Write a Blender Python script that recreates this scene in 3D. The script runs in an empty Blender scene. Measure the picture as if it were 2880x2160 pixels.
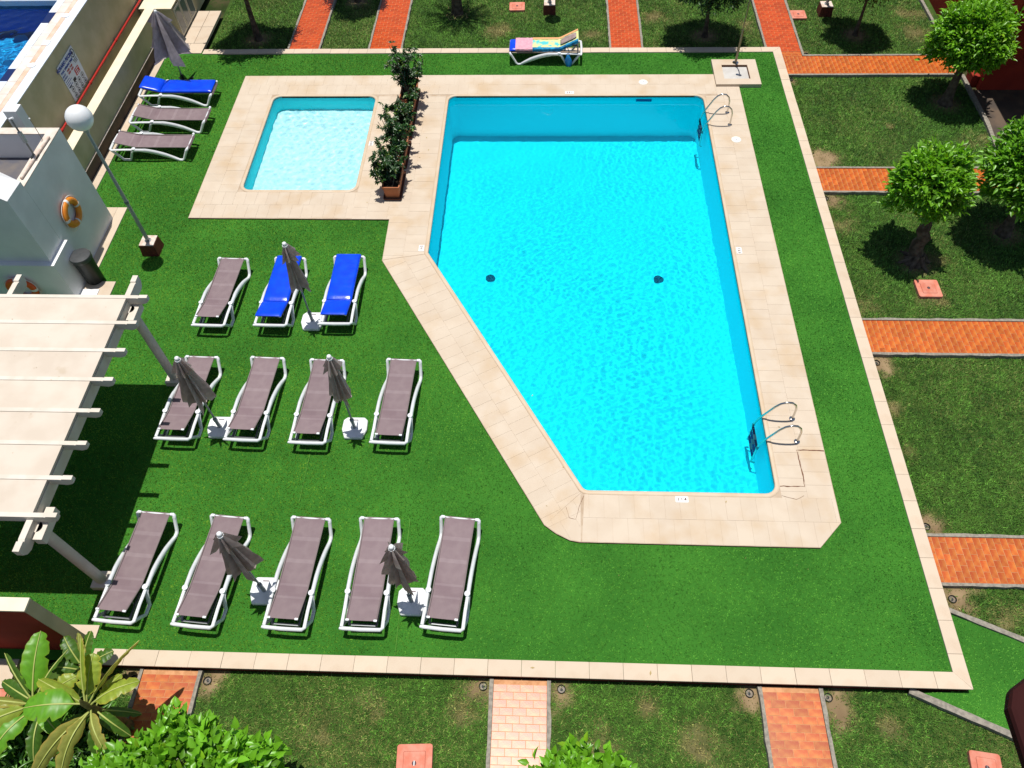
import bpy, bmesh, math, random
import numpy as np
from mathutils import Vector, Matrix, geometry

random.seed(7)
RNG = np.random.default_rng(11)
PI = math.pi
rad = math.radians
scene = bpy.context.scene
COL = scene.collection

# ------------------------------------------------------------------ camera
cam_d = bpy.data.cameras.new('camera')
cam = bpy.data.objects.new('camera', cam_d)
COL.objects.link(cam)
_r = Vector((0.99911606, 0.03389343, -0.02486617))
_u = Vector((-0.01317612, 0.81422381, 0.58040156))
_f = Vector((-0.03991843, 0.57956088, -0.81395068))
cam.matrix_world = Matrix(((_r.x, _u.x, -_f.x, 0.0), (_r.y, _u.y, -_f.y, 0.0), (_r.z, _u.z, -_f.z, 12.5), (0, 0, 0, 1)))
cam_d.sensor_fit = 'HORIZONTAL'
cam_d.angle = rad(67.48)
cam_d.clip_start = 0.1
cam_d.clip_end = 500
scene.camera = cam

# ------------------------------------------------------------------ sky, sun, exposure
SUN_TO = Vector((-0.03, 0.12, 1.0)).normalized()          # direction towards the sun
elev = math.asin(SUN_TO.z)
world = bpy.data.worlds.new('World')
scene.world = world
world.use_nodes = True
wn = world.node_tree
sky = wn.nodes.new('ShaderNodeTexSky')
sky.sky_type = 'NISHITA'
sky.sun_disc = False
sky.sun_elevation = elev
sky.sun_rotation = math.atan2(SUN_TO.x, SUN_TO.y)
wn.links.new(sky.outputs[0], wn.nodes['Background'].inputs[0])
wn.nodes['Background'].inputs[1].default_value = 0.078
sun_d = bpy.data.lights.new('sun', 'SUN')
sun_d.energy = 5.0
sun_d.angle = rad(0.53)
sun_d.color = (1.0, 0.965, 0.90)
sun_d.cycles.is_caustics_light = True
sun = bpy.data.objects.new('sun', sun_d)
COL.objects.link(sun)
sun.location = (0, 0, 40)
sun.rotation_euler = SUN_TO.to_track_quat('Z', 'Y').to_euler()
vs = scene.view_settings
vs.view_transform = 'Standard'
vs.look = 'None'
vs.exposure = 0.0
vs.gamma = 1.0
vs.use_curve_mapping = False
scene.cycles.use_denoising = True
scene.cycles.max_bounces = 10
scene.cycles.transparent_max_bounces = 16
scene.cycles.transmission_bounces = 8
scene.cycles.sample_clamp_indirect = 6

# ------------------------------------------------------------------ materials
MATS = {}
def lin(r, g, b, k=1.0):
    def c(v):
        v /= 255.0
        return v / 12.92 if v <= 0.04045 else ((v + 0.055) / 1.055) ** 2.4
    return (c(r) * k, c(g) * k, c(b) * k)

def mat(name, base, rough=0.6, spec=0.5, metal=0.0, var=None, vscale=6.0, vdetail=4.0, obj_rand=0.0, bump=0.0, bscale=60.0,
        var2=None, v2scale=1.0, coat=0.0, attr=None, transl=None, coord='Object', tint=(1.6, 1.7, 0.6), lo=0.38, hi=0.62, lo2=0.5, hi2=0.7):
    """Principled material: base mixed with var by noise, then var2 by a broader noise, then brightness varied per object."""
    m = bpy.data.materials.new(name)
    m.use_nodes = True
    nt = m.node_tree
    N, L = nt.nodes, nt.links
    b = N['Principled BSDF']
    b.inputs['Roughness'].default_value = rough
    b.inputs['Specular IOR Level'].default_value = spec
    b.inputs['Metallic'].default_value = metal
    b.inputs['Coat Weight'].default_value = coat
    col = None
    tc = N.new('ShaderNodeTexCoord')
    src = tc.outputs['Object' if coord == 'World' else coord]
    if coord == 'World':
        src = N.new('ShaderNodeNewGeometry').outputs['Position']
    def noise(scale, detail):
        n = N.new('ShaderNodeTexNoise')
        n.inputs['Scale'].default_value = scale
        n.inputs['Detail'].default_value = detail
        L.new(src, n.inputs['Vector'])
        return n
    def ramp(n, lo, hi):
        r = N.new('ShaderNodeMapRange')
        r.inputs['From Min'].default_value = lo
        r.inputs['From Max'].default_value = hi
        L.new(n.outputs['Fac'], r.inputs['Value'])
        return r.outputs[0]
    def mix(f, a, bb, mode='MIX'):
        x = N.new('ShaderNodeMix')
        x.data_type = 'RGBA'
        x.blend_type = mode
        if hasattr(f, 'is_output'):
            L.new(f, x.inputs[0])
        else:
            x.inputs[0].default_value = f
        for sock, val in ((x.inputs[6], a), (x.inputs[7], bb)):
            if hasattr(val, 'is_output'):
                L.new(val, sock)
            else:
                sock.default_value = (*val, 1)
        return x.outputs[2]
    cur = tuple(base)
    if attr:
        a = N.new('ShaderNodeAttribute')
        a.attribute_name = attr
        cur = a.outputs['Color']
    if var:
        cur = mix(ramp(noise(vscale, vdetail), lo, hi), cur, var)
    if var2:
        cur = mix(ramp(noise(v2scale, 5.0), lo2, hi2), cur, var2)
    if obj_rand:
        oi = N.new('ShaderNodeObjectInfo')
        r = N.new('ShaderNodeMapRange')
        r.inputs['To Min'].default_value = 1 - obj_rand
        r.inputs['To Max'].default_value = 1 + obj_rand
        L.new(oi.outputs['Random'], r.inputs['Value'])
        v = N.new('ShaderNodeVectorMath')
        v.operation = 'SCALE'
        if hasattr(cur, 'is_output'):
            L.new(cur, v.inputs[0])
        else:
            v.inputs[0].default_value = cur
        L.new(r.outputs[0], v.inputs['Scale'])
        cur = v.outputs[0]
    if hasattr(cur, 'is_output'):
        L.new(cur, b.inputs['Base Color'])
    else:
        b.inputs['Base Color'].default_value = (*cur, 1)
    if bump:
        n = noise(bscale, 3.0)
        bp = N.new('ShaderNodeBump')
        bp.inputs['Strength'].default_value = bump
        bp.inputs['Distance'].default_value = 0.01
        L.new(n.outputs['Fac'], bp.inputs['Height'])
        L.new(bp.outputs[0], b.inputs['Normal'])
    if transl:
        t = N.new('ShaderNodeBsdfTranslucent')
        if hasattr(cur, 'is_output'):
            L.new(mix(1.0, cur, tint, 'MULTIPLY'), t.inputs[0])
        else:
            t.inputs[0].default_value = (*cur, 1)
        ms = N.new('ShaderNodeMixShader')
        ms.inputs[0].default_value = transl
        L.new(b.outputs[0], ms.inputs[1])
        L.new(t.outputs[0], ms.inputs[2])
        L.new(ms.outputs[0], N['Material Output'].inputs[0])
    MATS[name] = m
    return m

mat('turf_base', (0.028, 0.125, 0.014), 0.9, 0.1, var=(0.040, 0.165, 0.018), vscale=0.6)
mat('turf_seam', (0.085, 0.24, 0.03), 0.8, 0.2)
mat('turf_blade', (0.03, 0.17, 0.02), 0.65, 0.25, attr='col')
mat('soil', (0.022, 0.035, 0.009), 0.95, 0.1, var=(0.06, 0.055, 0.024), vscale=1.3, var2=(0.025, 0.05, 0.010), v2scale=9)
mat('bare_soil', (0.19, 0.12, 0.07), 0.95, 0.1, var=(0.30, 0.21, 0.12), vscale=9, bump=0.8, bscale=50)
mat('grass_blade', (0.06, 0.15, 0.02), 0.6, 0.3, attr='col')
mat('deck_stone', (0.52, 0.425, 0.325), 0.7, 0.3, var=(0.55, 0.46, 0.36), vscale=2.2, obj_rand=0.022, bump=0.15, bscale=120, var2=(0.485, 0.355, 0.225), v2scale=1.3, coord='World', lo2=0.50, hi2=0.76)
mat('deck_grout', (0.48, 0.385, 0.29), 0.85, 0.2, var=(0.40, 0.30, 0.21), vscale=5)
mat('coping_stone', (0.56, 0.45, 0.33), 0.55, 0.4, var=(0.53, 0.40, 0.27), vscale=3)
mat('kerb_stone', (0.56, 0.455, 0.345), 0.7, 0.3, var=(0.51, 0.39, 0.28), vscale=3.0, obj_rand=0.05, bump=0.15, bscale=100, lo=0.5, hi=0.8)
mat('red_paint', (0.20, 0.035, 0.02), 0.7, 0.3, var=(0.14, 0.022, 0.014), vscale=8)
mat('brick_red', (0.42, 0.046, 0.007), 0.36, 0.4, var=(0.50, 0.085, 0.012), vscale=14, obj_rand=0.16, bump=0.06, bscale=40)
mat('brick_glaze', (0.41, 0.065, 0.009), 0.36, 0.4, var=(0.50, 0.150, 0.024), vscale=5, obj_rand=0.17, bump=0.06, bscale=40)
mat('brick_joint', (0.58, 0.30, 0.15), 0.9, 0.2, var=(0.46, 0.22, 0.10), vscale=12)
mat('concrete', (0.30, 0.27, 0.22), 0.9, 0.2, var=(0.20, 0.18, 0.15), vscale=18, bump=0.5, bscale=40)
mat('pool_floor', (0.002, 0.765, 0.89), 0.8, 0.1, var=(0.002, 0.725, 0.87), vscale=1.0)
mat('pool_wall', (0.002, 0.88, 1.0), 0.8, 0.1)
mat('kid_floor', (0.60, 0.86, 0.90), 0.8, 0.2, var=(0.55, 0.83, 0.88), vscale=3)
mat('kid_wall_shade', (0.06, 0.80, 0.88), 0.8, 0.1)  # pale paint turned cyan: shade and water tint put into the colour
mat('deep_floor', (0.004, 0.27, 0.66), 0.8, 0.2, var=(0.004, 0.36, 0.72), vscale=2)
mat('deep_wall', (0.004, 0.07, 0.42), 0.6, 0.3)
mat('drain_blue', (0.01, 0.22, 0.32), 0.6, 0.2, var=(0.01, 0.45, 0.6), vscale=24)
mat('slot_blue', (0.004, 0.10, 0.28), 0.5, 0.3)
mat('navy_tile', (0.004, 0.015, 0.09), 0.4, 0.4)
mat('white_plastic', (0.74, 0.76, 0.78), 0.38, 0.45, var=(0.68, 0.70, 0.72), vscale=9)
mat('base_plastic', (0.78, 0.79, 0.80), 0.5, 0.4, var=(0.70, 0.71, 0.72), vscale=6)
mat('sling', (0.205, 0.150, 0.160), 0.75, 0.25, var=(0.225, 0.168, 0.176), vscale=7, obj_rand=0.07, bump=0.35, bscale=260, var2=(0.185, 0.130, 0.142), v2scale=2.5)
def sling_bands():
    nt = MATS['sling'].node_tree
    b = nt.nodes['Principled BSDF']
    old = b.inputs['Base Color'].links[0].from_socket
    sep = nt.nodes.new('ShaderNodeSeparateXYZ')
    nt.links.new(nt.nodes.new('ShaderNodeTexCoord').outputs['Object'], sep.inputs[0])
    prev = old
    for y, w in ((1.52, 0.035), (1.12, 0.035), (0.70, 0.02), (0.48, 0.02)):
        c = nt.nodes.new('ShaderNodeMath'); c.operation = 'COMPARE'
        nt.links.new(sep.outputs['Y'], c.inputs[0]); c.inputs[1].default_value = y; c.inputs[2].default_value = w
        x = nt.nodes.new('ShaderNodeMix'); x.data_type = 'RGBA'; x.blend_type = 'ADD'
        k = nt.nodes.new('ShaderNodeMath'); k.operation = 'MULTIPLY'; k.inputs[1].default_value = 0.030
        nt.links.new(c.outputs[0], k.inputs[0]); nt.links.new(k.outputs[0], x.inputs[0])
        nt.links.new(prev, x.inputs[6]); x.inputs[7].default_value = (1, 0.95, 0.95, 1)
        prev = x.outputs[2]
    nt.links.new(prev, b.inputs['Base Color'])
sling_bands()
mat('sling_hem', (0.19, 0.15, 0.15), 0.75, 0.25)
mat('grey_metal', (0.16, 0.17, 0.18), 0.4, 0.5, metal=0.6)
mat('blue_vinyl', (0.0, 0.045, 0.62), 0.28, 0.5, var=(0.0, 0.06, 0.70), vscale=5, bump=0.25, bscale=14)
mat('umbrella_dark', (0.60, 0.505, 0.47), 0.85, 0.2, var=(0.48, 0.395, 0.365), vscale=9, transl=0.42, tint=(1, 0.95, 0.92), obj_rand=0.12, bump=0.25, bscale=30)
mat('umbrella_purple', (0.50, 0.45, 0.475), 0.85, 0.2, var=(0.39, 0.345, 0.365), vscale=9, transl=0.38, tint=(1, 0.97, 1), bump=0.25, bscale=30)
mat('pole_grey', (0.30, 0.32, 0.33), 0.4, 0.5, metal=0.3)
mat('steel', (0.62, 0.60, 0.56), 0.16, 0.5, metal=1.0)
mat('bronze_steel', (0.22, 0.19, 0.13), 0.35, 0.5, metal=0.7)
mat('cream_shaded', (0.52, 0.46, 0.29), 0.85, 0.2, var=(0.44, 0.39, 0.235), vscale=2.0, bump=0.2, bscale=35)  # cream darkened, the walls' shade put into the colour
mat('cream_lit', (0.74, 0.66, 0.50), 0.8, 0.2, var=(0.70, 0.61, 0.45), vscale=3)  # the same cream kept bright, a sunlit copy for the tops
mat('white_wall', (0.76, 0.76, 0.76), 0.85, 0.2, var=(0.68, 0.68, 0.68), vscale=1.6, bump=0.15, bscale=30)
mat('white_top', (0.66, 0.60, 0.53), 0.85, 0.2, var=(0.56, 0.47, 0.39), vscale=3.5)
mat('roof_panel', (0.60, 0.525, 0.44), 0.8, 0.2, var=(0.55, 0.47, 0.385), vscale=2.0, obj_rand=0.03, bump=0.1, bscale=30, var2=(0.50, 0.41, 0.31), v2scale=3, lo2=0.66, hi2=0.8)
mat('pergola_paint', (0.64, 0.585, 0.51), 0.7, 0.3, var=(0.58, 0.52, 0.44), vscale=4)
mat('dark_floor', (0.10, 0.10, 0.12), 0.9, 0.2, var=(0.16, 0.14, 0.13), vscale=3)
mat('dark_plinth', (0.07, 0.055, 0.045), 0.85, 0.2, var=(0.12, 0.085, 0.06), vscale=2.5)
mat('red_wall', (0.30, 0.030, 0.016), 0.85, 0.2, var=(0.25, 0.024, 0.014), vscale=3, bump=0.2, bscale=40)
mat('red_wall_shade', (0.034, 0.008, 0.007), 0.9, 0.15, var=(0.028, 0.006, 0.006), vscale=3)  # red with the shade from overhead put into the colour
mat('red_pipe', (0.42, 0.02, 0.012), 0.5, 0.4)
mat('lamp_box', (0.16, 0.035, 0.022), 0.7, 0.3, var=(0.10, 0.022, 0.016), vscale=14)
mat('lamp_top', (0.66, 0.57, 0.50), 0.8, 0.2, var=(0.55, 0.42, 0.34), vscale=12)
mat('globe', (0.72, 0.73, 0.74), 0.35, 0.4)
mat('pink_cover', (0.55, 0.17, 0.11), 0.8, 0.2, var=(0.60, 0.24, 0.17), vscale=8, obj_rand=0.08, bump=0.2, bscale=50)
mat('cover_groove', (0.26, 0.075, 0.05), 0.9, 0.1)
mat('black_plastic', (0.012, 0.016, 0.015), 0.5, 0.4)
mat('bin_lid', (0.045, 0.048, 0.05), 0.38, 0.5, var=(0.06, 0.062, 0.065), vscale=10)
mat('buoy_orange', (0.78, 0.27, 0.02), 0.45, 0.4, var=(0.70, 0.21, 0.02), vscale=7)
mat('buoy_red', (0.72, 0.10, 0.02), 0.45, 0.4)
mat('rope_white', (0.72, 0.70, 0.66), 0.8, 0.2)
mat('terracotta', (0.42, 0.15, 0.065), 0.75, 0.3, var=(0.36, 0.12, 0.05), vscale=6)
mat('tray_brown', (0.12, 0.05, 0.03), 0.7, 0.3)
mat('pot_soil', (0.02, 0.015, 0.01), 0.95, 0.1)
mat('bark', (0.055, 0.040, 0.028), 0.9, 0.2, var=(0.13, 0.098, 0.07), vscale=9, bump=1.0, bscale=25)
mat('leaf', (0.1, 0.3, 0.02), 0.36, 0.45, attr='col', transl=0.28)
mat('leaf_dark', (0.04, 0.12, 0.02), 0.35, 0.45, attr='col', transl=0.15)
mat('banana_leaf', (0.15, 0.27, 0.02), 0.4, 0.35, attr='col', transl=0.28)
mat('banana_rib', (0.34, 0.38, 0.10), 0.5, 0.3)
mat('banana_stem', (0.10, 0.085, 0.03), 0.7, 0.3, var=(0.15, 0.14, 0.045), vscale=10)
mat('tray_stone', (0.52, 0.50, 0.47), 0.75, 0.3, var=(0.46, 0.44, 0.41), vscale=5)
mat('brown_edge', (0.14, 0.07, 0.04), 0.85, 0.2)
mat('crack_dark', (0.11, 0.05, 0.03), 0.95, 0.1, var=(0.2, 0.1, 0.06), vscale=30)
mat('sign_white', (0.62, 0.66, 0.72), 0.45, 0.4)
mat('sign_blue', (0.02, 0.05, 0.28), 0.6, 0.3)
mat('sign_red', (0.50, 0.04, 0.025), 0.6, 0.3)
mat('sign_black', (0.02, 0.02, 0.025), 0.6, 0.3)
mat('marker_white', (0.75, 0.73, 0.70), 0.4, 0.4)
mat('marker_dark', (0.08, 0.03, 0.035), 0.6, 0.3)
mat('lid_white', (0.68, 0.66, 0.60), 0.5, 0.4)
mat('towel_pink', (0.70, 0.36, 0.42), 0.95, 0.1, var=(0.62, 0.29, 0.36), vscale=14, bump=0.6, bscale=30)
mat('towel_yellow', (0.62, 0.68, 0.30), 0.95, 0.1, var=(0.10, 0.50, 0.52), vscale=3.2, lo=0.56, hi=0.62, bump=0.6, bscale=30)
mat('towel_blue', (0.03, 0.30, 0.52), 0.95, 0.1, var=(0.01, 0.10, 0.25), vscale=10, bump=0.6, bscale=30)
mat('towel_peach', (0.70, 0.36, 0.17), 0.95, 0.1)
mat('pillow_grey', (0.36, 0.28, 0.26), 0.95, 0.1, var=(0.27, 0.20, 0.19), vscale=9, bump=0.6, bscale=40)
mat('bag_blue', (0.01, 0.25, 0.60), 0.35, 0.4, var=(0.005, 0.10, 0.36), vscale=5)
mat('door_glass', (0.10, 0.13, 0.14), 0.15, 0.6)
mat('door_frame', (0.55, 0.53, 0.44), 0.5, 0.4)
mat('glass_dark', (0.03, 0.035, 0.04), 0.1, 0.6)
mat('lens_grey', (0.22, 0.17, 0.12), 0.5, 0.4, var=(0.12, 0.10, 0.08), vscale=20)
mat('straw', (0.40, 0.30, 0.14), 0.9, 0.1)
mat('peach_band', (0.58, 0.40, 0.28), 0.8, 0.2, var=(0.66, 0.52, 0.42), vscale=3)
mat('pale_band', (0.60, 0.66, 0.74), 0.7, 0.2, var=(0.66, 0.68, 0.70), vscale=3)
mat('beige_band', (0.62, 0.55, 0.48), 0.7, 0.2, var=(0.66, 0.62, 0.58), vscale=4)

def water_mat(name, tint):
    m = bpy.data.materials.new(name)
    m.use_nodes = True
    nt = m.node_tree
    nt.nodes.clear()
    o = nt.nodes.new('ShaderNodeOutputMaterial')
    g = nt.nodes.new('ShaderNodeBsdfGlass')
    g.inputs['IOR'].default_value = 1.33
    g.inputs['Roughness'].default_value = 0.0
    g.inputs['Color'].default_value = (*tint, 1)
    nt.links.new(g.outputs[0], o.inputs[0])
    MATS[name] = m
water_mat('water', (0.96, 1.0, 1.0))

# ------------------------------------------------------------------ object helpers
def tag(o, label=None, cat=None, group=None, kind=None):
    if label: o['label'] = label
    if cat: o['category'] = cat
    if group: o['group'] = group
    if kind: o['kind'] = kind
    return o

def empty(name, loc=(0, 0, 0), rz=0.0, parent=None):
    o = bpy.data.objects.new(name, None)
    o.empty_display_size = 0.2
    COL.objects.link(o)
    o.location = loc
    o.rotation_euler = (0, 0, rz)
    if parent: o.parent = parent
    return o

def link_mesh(name, me, parent=None, loc=None):
    o = bpy.data.objects.new(name, me)
    COL.objects.link(o)
    if parent: o.parent = parent
    if loc is not None: o.location = loc
    return o

class MB:
    """collects shapes and links them as ONE mesh object"""
    def __init__(s):
        s.v, s.f = [], []
    def add(s, vs_, fs_):
        k = len(s.v)
        s.v += [tuple(v) for v in vs_]
        s.f += [tuple(i + k for i in f) for f in fs_]
        return s
    def box(s, x0, x1, y0, y1, z0, z1, M=None):
        v = [(x, y, z) for z in (z0, z1) for x, y in ((x0, y0), (x1, y0), (x1, y1), (x0, y1))]
        if M: v = [tuple(M @ Vector(p)) for p in v]
        return s.add(v, [(3, 2, 1, 0), (4, 5, 6, 7), (0, 1, 5, 4), (1, 2, 6, 5), (2, 3, 7, 6), (3, 0, 4, 7)])
    def prism(s, poly, z0, z1, cap_bottom=True):
        n = len(poly)
        v = [(x, y, z0) for x, y in poly] + [(x, y, z1) for x, y in poly]
        f = [(i, (i + 1) % n, n + (i + 1) % n, n + i) for i in range(n)]
        f.append(tuple(range(n, 2 * n)))
        if cap_bottom: f.append(tuple(reversed(range(n))))
        return s.add(v, f)
    def loft(s, rings, cap=True):
        n = len(rings[0])
        v = [p for r in rings for p in r]
        f = []
        for j in range(len(rings) - 1):
            for i in range(n):
                a, b = j * n + i, j * n + (i + 1) % n
                f.append((a, b, b + n, a + n))
        if cap:
            f.append(tuple(reversed(range(n))))
            f.append(tuple(range((len(rings) - 1) * n, len(rings) * n)))
        return s.add(v, f)
    def tube(s, pts, r, n=8, ry=None, up=None, cap=True):
        pts = [Vector(p) for p in pts]
        rs = r if isinstance(r, (list, tuple)) else [r] * len(pts)
        rys = rs if ry is None else (ry if isinstance(ry, (list, tuple)) else [ry] * len(pts))
        rings = []
        prev = None
        for i, p in enumerate(pts):
            t = (pts[min(i + 1, len(pts) - 1)] - pts[max(i - 1, 0)]).normalized()
            if up is not None: a = Vector(up)
            elif prev is not None: a = prev
            else: a = Vector((0, 0, 1)) if abs(t.z) < 0.9 else Vector((1, 0, 0))
            a = (a - t * a.dot(t))
            a = a.normalized() if a.length > 1e-6 else t.orthogonal().normalized()
            prev = a
            b = t.cross(a)
            rings.append([p + a * (rs[i] * math.cos(2 * PI * k / n)) + b * (rys[i] * math.sin(2 * PI * k / n)) for k in range(n)])
        return s.loft(rings, cap)
    def lathe(s, prof, n=24, c=(0, 0, 0), cap=True):
        rings = [[(c[0] + r * math.cos(2 * PI * k / n), c[1] + r * math.sin(2 * PI * k / n), c[2] + z) for k in range(n)] for r, z in prof]
        return s.loft(rings, cap)
    def mesh(s, name, m, smooth=None):
        me = bpy.data.meshes.new(name)
        me.from_pydata(s.v, [], s.f)
        me.materials.append(MATS[m])
        if smooth is not None:
            me.shade_smooth()
            me.set_sharp_from_angle(angle=rad(smooth))
        me.update()
        return me
    def build(s, name, m, parent=None, loc=None, smooth=None, bevel=0.0):
        o = link_mesh(name, s.mesh(name, m, smooth), parent, loc)
        if bevel:
            bv = o.modifiers.new('bevel', 'BEVEL')
            bv.width = bevel
            bv.segments = 2
            bv.limit_method = 'ANGLE'
        return o

def flat(name, outer, holes, z, m, parent=None):
    """flat sheet with holes"""
    loops = [[Vector((x, y, 0)) for x, y in outer]] + [[Vector((x, y, 0)) for x, y in h] for h in holes]
    tris = geometry.tessellate_polygon(loops)
    pts = [v for l in loops for v in l]
    f = []
    for t in tris:
        a, b, c = (pts[i] for i in t)
        f.append(tuple(t) if (b - a).cross(c - a).z > 0 else tuple(reversed(t)))
    mb = MB()
    mb.add([(p.x, p.y, z) for p in pts], f)
    return mb.build(name, m, parent)

def big_mesh(name, V, F, m, col=None, parent=None, smooth=False):
    me = bpy.data.meshes.new(name)
    nv, nf, k = len(V), len(F), F.shape[1]
    me.vertices.add(nv)
    me.vertices.foreach_set('co', np.ascontiguousarray(V, dtype=np.float32).ravel())
    me.loops.add(nf * k)
    me.loops.foreach_set('vertex_index', np.ascontiguousarray(F, dtype=np.int32).ravel())
    me.polygons.add(nf)
    me.polygons.foreach_set('loop_start', np.arange(0, nf * k, k, dtype=np.int32))
    if smooth:
        me.polygons.foreach_set('use_smooth', np.ones(nf, dtype=bool))
    me.update(calc_edges=True)
    if col is not None:
        a = me.color_attributes.new('col', 'FLOAT_COLOR', 'POINT')
        c4 = np.ones((nv, 4), dtype=np.float32)
        c4[:, :3] = col
        a.data.foreach_set('color', c4.ravel())
    me.materials.append(MATS[m])
    return link_mesh(name, me, parent)

def in_poly(P, poly):
    x, y = P[:, 0], P[:, 1]
    r = np.zeros(len(P), bool)
    n = len(poly)
    for i in range(n):
        x0, y0 = poly[i]
        x1, y1 = poly[(i + 1) % n]
        if y0 == y1: continue
        c = ((y0 > y) != (y1 > y)) & (x < (x1 - x0) * (y - y0) / (y1 - y0) + x0)
        r ^= c
    return r

def fnoise(P, scale, seed):
    """smooth value noise, 0..1"""
    g = np.random.default_rng(seed).random((64, 64))
    q = np.asarray(P) * scale + 100.0
    i = np.floor(q).astype(int)
    f = q - i
    f = f * f * (3 - 2 * f)
    a = g[i[:, 0] % 64, i[:, 1] % 64]; b = g[(i[:, 0] + 1) % 64, i[:, 1] % 64]
    c = g[i[:, 0] % 64, (i[:, 1] + 1) % 64]; d = g[(i[:, 0] + 1) % 64, (i[:, 1] + 1) % 64]
    return (a * (1 - f[:, 0]) + b * f[:, 0]) * (1 - f[:, 1]) + (c * (1 - f[:, 0]) + d * f[:, 0]) * f[:, 1]

def rounded(poly, r, seg=5):
    """round the corners of a counter-clockwise polygon; r is one radius or one for each corner"""
    out = []
    n = len(poly)
    for i in range(n):
        ri = r[i] if isinstance(r, (list, tuple)) else r
        p0, p, p1 = (Vector((*poly[(i + k) % n], 0)) for k in (-1, 0, 1))
        a, b = (p0 - p).normalized(), (p1 - p).normalized()
        if ri < 1e-4:
            out.append((p.x, p.y)); continue
        half = a.angle(b) / 2
        t = ri / math.tan(half)
        c = p + (a + b).normalized() * (ri / math.sin(half))
        s0, s1 = p + a * t - c, p + b * t - c
        for k in range(seg + 1):
            v = s0.normalized().slerp(s1.normalized(), k / seg) * ri
            out.append((c.x + v.x, c.y + v.y))
    return out

def offset(poly, d):
    """outward offset of a counter-clockwise polygon"""
    n = len(poly)
    out = []
    for i in range(n):
        p0, p, p1 = (Vector(poly[(i + k) % n]) for k in (-1, 0, 1))
        a, b = (p - p0).normalized(), (p1 - p).normalized()
        na, nb = Vector((a.y, -a.x)), Vector((b.y, -b.x))
        m = (na + nb)
        m = m / max(m.dot(na), 0.3) if m.length > 1e-6 else na
        out.append((p.x + m.x * d, p.y + m.y * d))
    return out

def clip(poly, conv):
    """clip polygon by convex counter-clockwise polygon"""
    out = list(poly)
    n = len(conv)
    for i in range(n):
        (ax, ay), (bx, by) = conv[i], conv[(i + 1) % n]
        inp, out = out, []
        if not inp: break
        def side(p): return (bx - ax) * (p[1] - ay) - (by - ay) * (p[0] - ax)
        for j in range(len(inp)):
            p, q = inp[j], inp[(j + 1) % len(inp)]
            sp, sq = side(p), side(q)
            if sp >= 0: out.append(p)
            if (sp >= 0) != (sq >= 0):
                t = sp / (sp - sq)
                out.append((p[0] + (q[0] - p[0]) * t, p[1] + (q[1] - p[1]) * t))
    return out

def area(poly):
    return 0.5 * sum(poly[i][0] * poly[(i + 1) % len(poly)][1] - poly[(i + 1) % len(poly)][0] * poly[i][1] for i in range(len(poly)))

def text_mesh(name, body, size, m, parent, loc, rot, bold=0.0):
    cu = bpy.data.curves.new(name, 'FONT')
    cu.body = body
    cu.size = size
    cu.align_x = 'CENTER'
    cu.align_y = 'CENTER'
    cu.offset = bold
    cu.resolution_u = 2
    t = bpy.data.objects.new(name, cu)
    COL.objects.link(t)
    bpy.context.view_layer.update()
    me = bpy.data.meshes.new_from_object(t)
    bpy.data.objects.remove(t)
    me.materials.clear()
    me.materials.append(MATS[m])
    o = link_mesh(name, me, parent, loc)
    o.rotation_euler = rot
    return o

def copy_tree(o, parent=None):
    c = o.copy()
    COL.objects.link(c)
    c.parent = parent
    for ch in list(o.children):
        copy_tree(ch, c)
    return c

# ------------------------------------------------------------------ layout
DZ = 0.04                                                   # deck level above the turf
POOL = [(4.22, 18.51), (-2.66, 18.51), (-2.65, 12.52), (0.78, 6.53), (4.22, 6.53)]
POOL_R = rounded(POOL, [0.22, 0.20, 0.02, 0.14, 0.20])
KID = [(-4.67, 18.51), (-7.50, 18.51), (-7.48, 14.65), (-4.67, 14.65)]
KID_R = rounded(KID, 0.20)
DECK = [(-8.55, 19.5), (-8.55, 13.64), (-3.69, 13.62), (-3.68, 12.27), (0.06, 5.83), (0.27, 5.67), (0.51, 5.55), (0.67, 5.52),
        (4.8, 5.51), (5.25, 5.99), (5.25, 19.52)]
KERB_IN = (-7.25, 3.50, 6.44, 20.64)                        # x0 y0 x1 y1
KERB_OUT = (-7.22, 3.24, 6.67, 20.87)
LAWN_Z = -0.20
PATH_Z = -0.12

# lawn: one sheet to the horizon with an opening for the pool terrace
flat('lawn', [(-70, -30), (70, -30), (70, 90), (-70, 90)], [[(-20, 3.3), (6.6, 3.3), (6.6, 20.8), (-20, 20.8)]], LAWN_Z, 'soil')['kind'] = 'structure'
# artificial turf sheet
TURF = [(-13.5, 3.30), (6.60, 3.30), (6.60, 20.80), (-13.5, 20.80)]
flat('artificial_turf', TURF, [list(DECK)], 0.0, 'turf_base')['kind'] = 'structure'

# ------------------------------------------------------------------ pools
def basin(name, poly, z_of, m_wall, m_floor, z_top):
    root = empty(name)
    root['kind'] = 'structure'
    mb = MB()
    n = len(poly)
    v = [(x, y, z_top) for x, y in poly] + [(x, y, z_of(y)) for x, y in poly]
    mb.add(v, [((i + 1) % n, i, n + i, n + (i + 1) % n) for i in range(n)])
    w = mb.build('pool_wall', m_wall, root, smooth=40)
    w.cycles.is_caustics_receiver = True
    fl = MB()
    fl.add([(x, y, z_of(y)) for x, y in poly], [tuple(range(n))])
    # triangulated so that the sloping floor stays true
    f = fl.build('pool_floor', m_floor, root)
    f.cycles.is_caustics_receiver = True
    return root

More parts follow.
